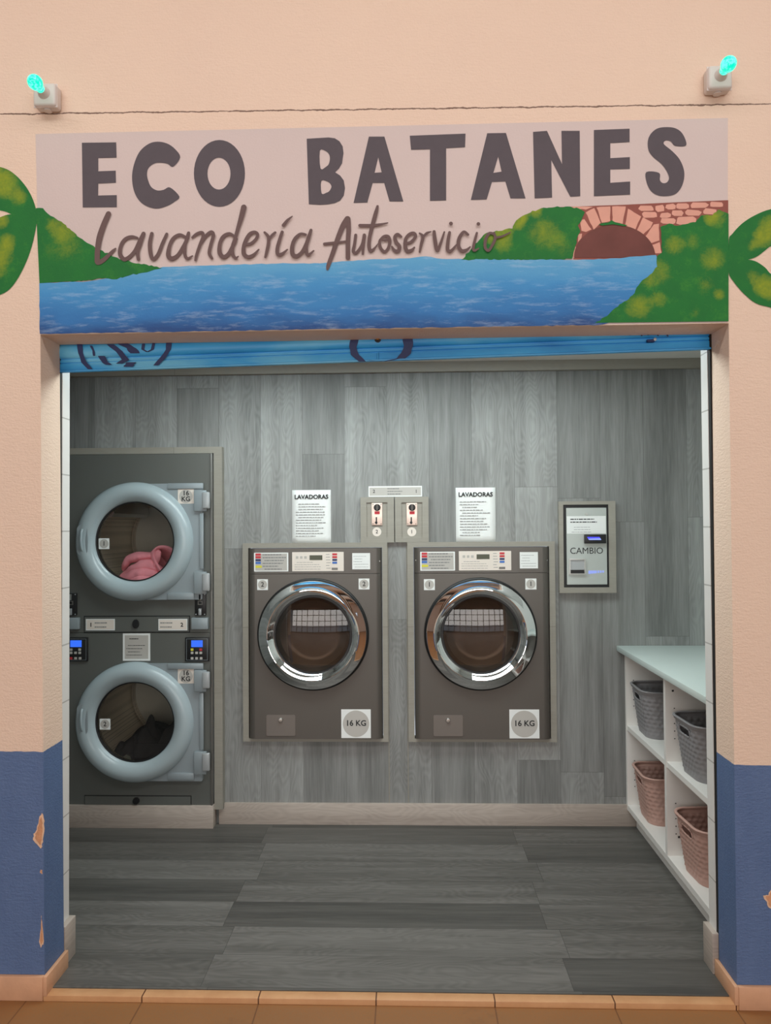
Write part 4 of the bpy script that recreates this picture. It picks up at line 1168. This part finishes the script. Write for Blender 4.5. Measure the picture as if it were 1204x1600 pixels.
def m_river(n):
    p = n.pos()[1]
    z0_, z1_ = V(600, 516, YW).z, V(600, 405, YW).z
    t = n.math('DIVIDE', n.math('SUBTRACT', p[2], z0_), z1_ - z0_)
    t = n.math('ADD', t, n.math('MULTIPLY', n.math('SUBTRACT', n.noise(n.scale((4, 1, 12)), 1, 4, 0.6), 0.5), 0.5))
    c = n.ramp(t, [(0.02, rgb(34, 74, 132)), (0.26, rgb(50, 118, 182)), (0.6, rgb(68, 146, 204)), (0.95, rgb(96, 168, 212))])
    st = n.ramp(n.noise(n.scale((11, 1, 62)), 1, 5, 0.7), [(0.52, (0, 0, 0)), (0.80, (1, 1, 1))])
    return n.mix(n.math('MULTIPLY', st, 0.5), c, rgb(186, 208, 230))
M['bg'] = paint('lilac_grey_wall_paint', m_bg)
M['river'] = paint('river_blue_wall_paint', m_river)
M['green_l'] = paint('hill_green_wall_paint', m_green([(98, 360, 26, 1.0), (80, 352, 16, 0.5), (112, 385, 30, 0.4), (85, 392, 30, 0.25)]))
M['green_m'] = paint('bank_green_wall_paint', m_green([(786, 362, 20, 1.3), (810, 350, 14, 1.1), (815, 338, 14, 1.3), (835, 328, 16, 1.2), (785, 380, 22, 0.7), (850, 365, 34, 0.7), (765, 372, 14, 0.9), (880, 385, 26, 0.35)]))
M['green_r'] = paint('grass_green_wall_paint', m_green([(1052, 384, 20, 0.9), (1080, 378, 20, 0.4), (1112, 405, 26, 0.8), (1030, 425, 26, 0.6), (1014, 440, 18, 0.5), (996, 480, 26, 0.9), (1028, 468, 18, 0.7), (1122, 461, 12, 0.8), (1100, 445, 22, 0.4), (1118, 340, 22, 0.7), (1108, 342, 14, 0.9), (1085, 490, 14, 0.3)]))
M['green_leaf'] = paint('leaf_green_wall_paint', m_green([(10, 292, 26, 1.2), (30, 308, 18, 0.9), (0, 275, 30, 0.9), (2, 346, 16, 1.4), (12, 378, 18, 1.0), (4, 398, 24, 1.1), (-10, 420, 30, 0.9), (1190, 372, 20, 1.3), (1204, 355, 24, 1.2), (1175, 385, 12, 0.6), (1175, 432, 14, 0.6), (1192, 446, 22, 1.3), (1204, 455, 20, 1.1)]))
LAYER = 0.0006
def mpaint(name, loops, layer, m, par=mur):
    return flat(name, [[P2(x, y, YW) for x, y in lp] for lp in loops], YW - LAYER * layer, None, m, par)
def jag(pts, amp=1.5, step=5, closed=True, seed=1, only=None):
    rnd = random.Random(seed); out = []
    n = len(pts)
    for i in range(n):
        a, b = pts[i], pts[(i + 1) % n]; d = math.hypot(b[0] - a[0], b[1] - a[1]); k = max(1, int(d / step))
        smooth = only is not None and i not in only
        for j in range(1 if smooth else k):
            t = j / k; q = 0 if (smooth or j == 0) else amp
            out.append((a[0] + (b[0] - a[0]) * t + rnd.uniform(-q, q), a[1] + (b[1] - a[1]) * t + rnd.uniform(-q, q)))
    return out
mpaint('sky_field', [[(55.5, 209.5), (600, 197), (1136.5, 184.5), (1136.5, 504), (600, 513), (63, 522)]], 1, M['bg'])
c5 = lambda l: [(840 + x / 4.013, 300 + y / 4.013) for x, y in l]
br_ = mpaint('bridge', [c5([(90, 97), (560, 80), (850, 66), (1192, 52), (1192, 200), (770, 395), (700, 430), (222, 424), (210, 350), (262, 150), (240, 110)])], 2, M['mortar'])
bm = bmesh.new()
stones = [[(265, 178), (290, 172), (335, 236), (300, 252), (272, 245)], [(298, 130), (352, 102), (392, 195), (348, 238)], [(366, 98), (453, 92), (452, 184), (400, 194)],
          [(464, 92), (550, 92), (530, 204), (466, 184)], [(564, 106), (646, 155), (608, 240), (545, 210)], [(657, 160), (720, 192), (705, 225), (655, 270), (618, 245)],
          [(725, 205), (758, 200), (760, 305), (700, 325), (668, 285), (700, 240)], [(762, 315), (775, 384), (735, 386), (706, 336)],
          [(250, 265), (276, 262), (272, 290), (250, 316)], [(214, 345), (240, 345), (236, 395), (222, 420)], [(110, 98), (280, 92), (345, 96), (300, 112), (200, 104)]]
for st in stones: prism(bm, [[P2(x, y, YW) for x, y in c5(jag(st, 2.5, 22, seed=len(st)))]], YW - LAYER * 3, None)
rnd = random.Random(4)
for (a, b, c, d) in ((632, 90, 725, 122), (735, 84, 792, 126), (800, 76, 860, 112), (868, 72, 945, 110), (953, 70, 1068, 101), (1080, 64, 1160, 98), (655, 128, 745, 166), (765, 130, 830, 165), (835, 119, 915, 152), (923, 114, 1022, 149), (1033, 106, 1116, 142), (765, 170, 860, 202), (870, 158, 990, 206)):
    lp = [(x + rnd.uniform(-5, 5), y + rnd.uniform(-4, 4)) for x, y in ((a + 12, b), (c - 14, b), (c, b + 10), (c - 4, d - 8), (c - 18, d), (a + 14, d), (a, d - 10), (a, b + 9))]
    prism(bm, [[P2(x, y, YW) for x, y in c5(lp)]], YW - LAYER * 3, None)
fin(bm, 'painted_stones', M['stone'], br_)
arch = [(480 + 255 * math.cos(t), 412 - 205 * math.sin(t)) for t in [PI * i / 40 for i in range(41)]]
mpaint('arch_opening', [c5(arch)], 4, M['arch_dark'], br_)
mpaint('river', [jag([(62, 443), (140, 440), (190, 432), (255, 417.5), (330, 415), (400, 413), (450, 412), (500, 412), (560, 407), (640, 404), (665, 401), (690, 405), (800, 404), (900, 407), (960, 404), (1024, 399), (1030, 418), (1010, 450), (975, 485), (985, 498), (935, 508.2), (600, 513.2), (63, 522)], 0.7, 8)], 5, M['river'])
mpaint('grassy_bank', [jag([(720, 406.5), (740, 385), (757, 366), (775, 361), (800, 358), (806, 345), (820, 336), (845, 326), (870, 323), (900, 325), (913, 332), (908, 345), (902, 353), (906, 362), (900, 375), (897, 390), (893, 405)], 1.3, 4, seed=5)], 6, M['green_m'])
mpaint('grassy_hill', [jag([(57, 326), (68, 326), (75, 334), (85, 340), (100, 350), (125, 372), (150, 388), (180, 402), (205, 410), (254, 419), (230, 426), (205, 430), (180, 437), (165, 435), (140, 438), (110, 440), (62.5, 443)], 1.1, 4, seed=6, only=set(range(0, 15)))], 6, M['green_l'])
mpaint('grassy_bank', [jag(c5([(1192, 812), (1192, 140), (1130, 112), (1090, 150), (1020, 150), (985, 192), (920, 205), (870, 214), (820, 200), (765, 222), (770, 290), (777, 380), (745, 402), (745, 470), (700, 520), (640, 570), (590, 650), (500, 720), (430, 780), (355, 822)]), 1.1, 4, seed=7, only=set(range(1, 19)))], 6, M['green_r'])
mpaint('leaf_edge', [c5([(380, 205), (400, 198), (440, 194), (460, 180), (480, 192), (530, 204), (560, 212), (540, 218), (470, 206), (400, 214)])], 7, M['green_m'])
# big letters
def cm(pts, o, s): return [(o[0] + x / s, o[1] + y / s) for x, y in pts]
def ell(cx, cy, rx, ry, n=40): return [(cx + rx * math.cos(2 * PI * i / n), cy + ry * math.sin(2 * PI * i / n)) for i in range(n)]
def smoothp(pts, k=6):
    out = []; n = len(pts)
    for i in range(n):
        g = [pts[(i - 1) % n], pts[i], pts[(i + 1) % n], pts[(i + 2) % n]]
        for j in range(k):
            f = j / k
            out.append(tuple(0.5 * ((2 * g[1][a]) + (-g[0][a] + g[2][a]) * f + (2 * g[0][a] - 5 * g[1][a] + 4 * g[2][a] - g[3][a]) * f * f + (-g[0][a] + 3 * g[1][a] - 3 * g[2][a] + g[3][a]) * f ** 3) for a in range(2)))
    return out
o1, o2, o3 = ((0, 60), 3.01), ((400, 160), 3.01), ((700, 60), 2.389)
big = [
 [cm([(386, 492), (547, 490), (549, 562), (463, 564), (463, 626), (545, 623), (546, 680), (463, 684), (462, 740), (550, 738), (550, 795), (390, 796)], *o1)],
 [cm([(848, 560), (822, 520), (785, 495), (740, 487), (700, 497), (660, 530), (635, 580), (622, 640), (626, 700), (645, 750), (680, 785), (735, 802), (785, 790), (820, 770), (844, 745), (800, 702), (770, 713), (740, 716), (712, 700), (697, 668), (692, 640), (697, 615), (712, 598), (735, 587), (765, 587), (790, 592), (815, 605)], *o1)],
 [cm(ell(1032, 636, 120, 157), *o1), cm(ell(1030, 637, 54, 75, 32), *o1)],
 [cm([(238, 172), (340, 166), (370, 170), (392, 184), (407, 208), (411, 240), (404, 288), (390, 312), (372, 330), (395, 345), (412, 368), (418, 405), (412, 440), (395, 463), (370, 475), (335, 481), (300, 483), (248, 480)], *o2),
  cm([(300, 228), (325, 229), (341, 242), (347, 262), (342, 290), (328, 304), (303, 312)], *o2), cm([(307, 370), (336, 374), (350, 386), (354, 400), (344, 418), (330, 426), (308, 429)], *o2)],
 [cm([(530, 162), (603, 162), (692, 467), (627, 467), (602, 380), (548, 380), (523, 472), (458, 474)], *o2), cm([(574, 260), (590, 330), (557, 332)], *o2)],
 [cm([(722, 158), (984, 148), (982, 212), (893, 217), (893, 462), (817, 464), (817, 222), (728, 224)], *o2)],
 [cm([(145, 355), (215, 354), (288, 598), (232, 598), (213, 535), (163, 537), (143, 602), (84, 604)], *o3), cm([(186, 442), (199, 498), (168, 503)], *o3)],
 [cm([(316, 350), (368, 346), (424, 470), (422, 346), (490, 346), (492, 590), (455, 592), (384, 455), (387, 595), (322, 598)], *o3)],
 [cm([(543, 343), (676, 338), (676, 388), (604, 392), (604, 448), (677, 444), (677, 488), (604, 490), (604, 540), (678, 535), (678, 584), (543, 590)], *o3)],
 [cm([(887, 388), (872, 355), (848, 337), (815, 332), (780, 337), (755, 357), (744, 385), (747, 420), (765, 445), (795, 470), (815, 498), (823, 522), (815, 538), (800, 541), (789, 530), (786, 503), (738, 500), (740, 540), (757, 572), (785, 588), (820, 589), (848, 581), (868, 558), (879, 525), (878, 490), (862, 452), (835, 422), (808, 400), (803, 390), (812, 382), (830, 386), (845, 402), (882, 403)], *o3)],
]
for q_, lp in enumerate(big):
    if q_ in (1, 9): lp = [smoothp(lp[0], 4)]
    if q_ == 3: lp = [lp[0], smoothp(lp[1], 3), smoothp(lp[2], 3)]
    mpaint('painted_letter', lp, 3, M['letters'])
# brush script
def stroke(bm, pts, o, s=6.02, layer=9):
    P = [(o[0] + x / s, o[1] + y / s, w / s) for x, y, w in pts]
    if len(P) == 1:
        x, y, w = P[0]; prism(bm, [[P2(a, b, YW) for a, b in ell(x, y, w / 2, w / 2, 16)]], YW - LAYER * layer, None); return
    Q = []
    for i in range(len(P) - 1):
        g = [P[max(0, i - 1)], P[i], P[i + 1], P[min(len(P) - 1, i + 2)]]
        for j in range(6):
            f = j / 6; Q.append(tuple(0.5 * ((2 * g[1][a]) + (-g[0][a] + g[2][a]) * f + (2 * g[0][a] - 5 * g[1][a] + 4 * g[2][a] - g[3][a]) * f * f + (-g[0][a] + 3 * g[1][a] - 3 * g[2][a] + g[3][a]) * f ** 3) for a in range(3)))
    Q.append(P[-1]); y = YW - LAYER * layer
    for (x, yy, w) in (Q[0], Q[-1]):
        bm.faces.new([bm.verts.new((*(lambda t: (t[0], y + (0.00003 if yy == Q[0][1] else -0.00013), t[1]))(P2(a, b, YW)),)) for a, b in ell(x, yy, w / 2, w / 2, 16)])
    prev = None
    for i, (x, yy, w) in enumerate(Q):
        a, b = Q[max(0, i - 1)], Q[min(len(Q) - 1, i + 1)]; dx, dy = b[0] - a[0], b[1] - a[1]; l = math.hypot(dx, dy) or 1
        nx, ny = -dy / l * w / 2, dx / l * w / 2
        p, q = P2(x + nx, yy + ny, YW), P2(x - nx, yy - ny, YW)
        yi = y - 0.00012 * i / len(Q); r = [bm.verts.new((p[0], yi, p[1])), bm.verts.new((q[0], yi, q[1]))]
        if prev: bm.faces.new((prev[0], prev[1], r[1], r[0]))
        prev = r
A_, B_, C_, D_ = (140, 310), (320, 310), (500, 310), (640, 310)
script = {
 'Lavanderia': [
 (A_, [(183, 152, 50), (140, 250, 52), (100, 370, 55), (82, 480, 50), (78, 560, 50), (82, 608, 46), (130, 590, 42), (180, 545, 36), (225, 500, 28), (250, 478, 16)]),
 (A_, [(455, 378, 22), (400, 368, 32), (340, 390, 34), (300, 450, 34), (292, 530, 40), (330, 578, 40), (380, 556, 36), (430, 500, 34), (470, 420, 36), (512, 338, 38)]),
 (A_, [(512, 338, 36), (480, 430, 40), (457, 510, 36), (464, 580, 30)]),
 (A_, [(590, 338, 34), (572, 430, 38), (580, 530, 38), (605, 578, 36), (650, 530, 34), (690, 430, 32), (730, 342, 28)]),
 (A_, [(905, 370, 26), (850, 350, 32), (790, 385, 34), (755, 460, 36), (745, 540, 44), (775, 572, 42), (830, 545, 36), (880, 470, 34), (920, 390, 34), (935, 332, 30)]),
 (A_, [(935, 332, 30), (905, 430, 30), (900, 530, 30), (925, 572, 28), (972, 548, 14)]),
 (A_, [(970, 375, 22), (1010, 342, 28), (1058, 328, 30), (1072, 362, 32), (1040, 450, 30), (1010, 540, 28), (1000, 588, 22)]),
 (A_, [(1036, 460, 24), (1090, 370, 30), (1145, 325, 34), (1168, 355, 34), (1145, 440, 32), (1130, 520, 32), (1155, 570, 24)]),
 (B_, [(290, 372, 24), (235, 340, 30), (175, 370, 36), (145, 440, 36), (145, 520, 42), (180, 558, 40), (225, 530, 36), (265, 460, 36), (298, 390, 32)]),
 (B_, [(370, 92, 52), (345, 190, 46), (315, 290, 36), (290, 380, 34), (265, 460, 34), (266, 535, 34), (295, 568, 26), (318, 552, 12)]),
 (B_, [(378, 437, 24), (430, 435, 28), (480, 395, 28), (500, 350, 30), (475, 325, 28), (430, 340, 34), (395, 390, 36), (370, 460, 36), (372, 530, 40), (410, 558, 36), (460, 540, 30), (510, 490, 16)]),
 (B_, [(565, 328, 22), (600, 370, 30), (600, 440, 32), (585, 510, 30), (572, 560, 22)]),
 (B_, [(605, 390, 24), (638, 352, 26), (665, 330, 24)]),
 (B_, [(730, 325, 30), (705, 400, 32), (685, 480, 34), (690, 535, 34), (730, 530, 30), (778, 490, 14)]),
 (B_, [(742, 262, 32), (780, 215, 26), (825, 178, 10)]),
 (B_, [(950, 350, 24), (900, 345, 28), (850, 390, 34), (825, 460, 38), (828, 530, 42), (862, 552, 38), (910, 520, 34), (950, 450, 34), (980, 370, 34), (1000, 308, 28)]),
 (B_, [(1000, 308, 28), (975, 390, 34), (955, 470, 34), (970, 542, 30), (1025, 502, 16)])],
 'Autoservicio': [
 (C_, [(258, 200, 56), (215, 265, 50), (165, 390, 46), (120, 520, 42), (80, 630, 38), (70, 670, 24)]),
 (C_, [(262, 200, 50), (268, 300, 44), (262, 420, 42), (262, 565, 42)]),
 (C_, [(42, 435, 28), (130, 425, 26), (240, 412, 20)]),
 (C_, [(335, 352, 28), (325, 430, 28), (314, 505, 32), (345, 515, 30), (395, 440, 26), (415, 350, 28)]),
 (C_, [(418, 352, 28), (408, 440, 28), (402, 528, 22)]),
 (C_, [(540, 82, 24), (520, 160, 38), (490, 270, 38), (465, 380, 34), (460, 460, 34), (475, 500, 34), (510, 478, 20), (545, 432, 8)]),
 (C_, [(374, 262, 30), (490, 262, 28), (580, 250, 20), (635, 238, 12)]),
 (C_, [(565, 400, 26), (600, 366, 28), (640, 368, 32), (655, 415, 32), (640, 475, 28), (607, 508, 28), (572, 480, 30), (558, 430, 28), (565, 400, 26)]),
 (C_, [(592, 405, 16), (625, 398, 22), (655, 400, 20)]),
 (C_, [(762, 368, 22), (728, 346, 30), (702, 372, 32), (715, 420, 36), (745, 460, 36), (735, 503, 34), (700, 498, 32), (675, 462, 18)]),
 (C_, [(790, 430, 20), (850, 420, 28), (895, 370, 30), (882, 336, 30), (840, 345, 30), (805, 390, 32), (800, 460, 36), (820, 503, 36), (860, 495, 30), (885, 470, 18)]),
 (C_, [(935, 337, 18), (965, 368, 30), (950, 440, 28), (935, 512, 18)]),
 (C_, [(962, 378, 22), (1000, 337, 24), (1040, 322, 12)]),
 (C_, [(1070, 322, 30), (1080, 410, 36), (1100, 498, 32), (1132, 430, 26), (1166, 325, 16)]),
 (D_, [(372, 330, 28), (358, 410, 32), (354, 490, 34), (385, 503, 30), (425, 460, 20), (445, 435, 10)]),
 (D_, [(385, 246, 36)]),
 (D_, [(545, 350, 24), (505, 325, 28), (465, 380, 34), (455, 450, 34), (482, 500, 34), (530, 495, 28), (565, 465, 14)]),
 (D_, [(628, 335, 22), (608, 410, 26), (594, 480, 26), (608, 500, 22), (645, 478, 12)]),
 (D_, [(642, 250, 34)]),
 (D_, [(790, 345, 22), (745, 338, 26), (712, 390, 28), (705, 465, 28), (735, 500, 26), (772, 450, 26), (800, 385, 26), (788, 335, 22)]),
 (D_, [(800, 378, 20), (860, 368, 20), (940, 330, 12)])]}
for wname, ss in script.items():
    bm = bmesh.new()
    for q_, (o, pts) in enumerate(ss): stroke(bm, pts, o, 6.02, 9 + 0.3 * q_)
    ob = fin(bm, 'painted_word', M['script'], mur)
    for f_ in ob.data.polygons: pass
# leaves beside the mural, continuing past the frame
mleft = thing('painted_leaves', (V(0, 360, YW).x, YW, V(0, 462, YW).z), 'green leaves painted on the wall left of the mural', 'mural', 'leaf paintings beside the sign')
mright = thing('painted_leaves', (V(1180, 400, YW).x, YW, V(1180, 480, YW).z), 'green leaves painted on the wall right of the mural', 'mural', 'leaf paintings beside the sign')
LF = [2.0]
def leaf(pts, par): LF[0] += 0.35; mpaint('leaf', [smoothp(pts, 4)], LF[0], M['green_leaf'], par)
leaf([(57, 330), (50, 308), (38, 288), (20, 270), (0, 261), (-40, 255), (-80, 270), (-110, 300), (-60, 322), (0, 329), (18, 335), (40, 345), (56, 348)], mleft)
leaf([(57, 334), (18, 335), (0, 340), (-50, 362), (-90, 410), (-80, 455), (-40, 470), (0, 461), (20, 447), (38, 417), (50, 385), (57, 352)], mleft)
leaf([(1138, 375), (1143, 366), (1158, 350), (1178, 337), (1204, 327), (1245, 322), (1290, 330), (1250, 365), (1220, 385), (1204, 385), (1194, 392), (1180, 402), (1160, 408), (1145, 411), (1138, 414)], mright)
leaf([(1137, 408), (1160, 406), (1178, 408), (1194, 418), (1206, 430), (1240, 445), (1280, 490), (1240, 492), (1204, 481), (1180, 474), (1160, 458), (1145, 440), (1138, 428)], mright)

# ------------------------------------------------------------------ arcade behind the viewer (seen only in reflections, lets the daylight in)
struct(box('arcade_ceiling', -9, 9, -6.0, 2.39, 4.25, 4.35, M['ceiling']))
bmm = boxes('window_1', [(x - 0.03, x + 0.03, -5.05, -4.95, 0.0, 3.0) for x in [-5.25 + i * 0.75 for i in range(15)]] + [(-5.25, 5.25, -5.05, -4.95, z - 0.03, z + 0.03) for z in (0.03, 0.75, 1.5, 2.25, 2.97)], M['machine'])
struct(bmm)
struct(boxes('wall_arcade', [(-9, 9, -5.1, -4.95, 3.0, 4.25), (-9, -5.28, -5.1, -4.95, -0.02, 3.0), (5.28, 9, -5.1, -4.95, -0.02, 3.0)], M['ceiling']))
struct(box('wall_arcade_left', -9.1, -9, -5, 2.39, -0.02, 4.25, M['ceiling'])); struct(box('wall_arcade_right', 9, 9.1, -5, 2.39, -0.02, 4.25, M['ceiling']))
for y in (-3.4, -1.9, -0.3):
    struct(box('beam_arcade', -9, 9, y - 0.09, y + 0.09, 4.0, 4.25, M['machine']))
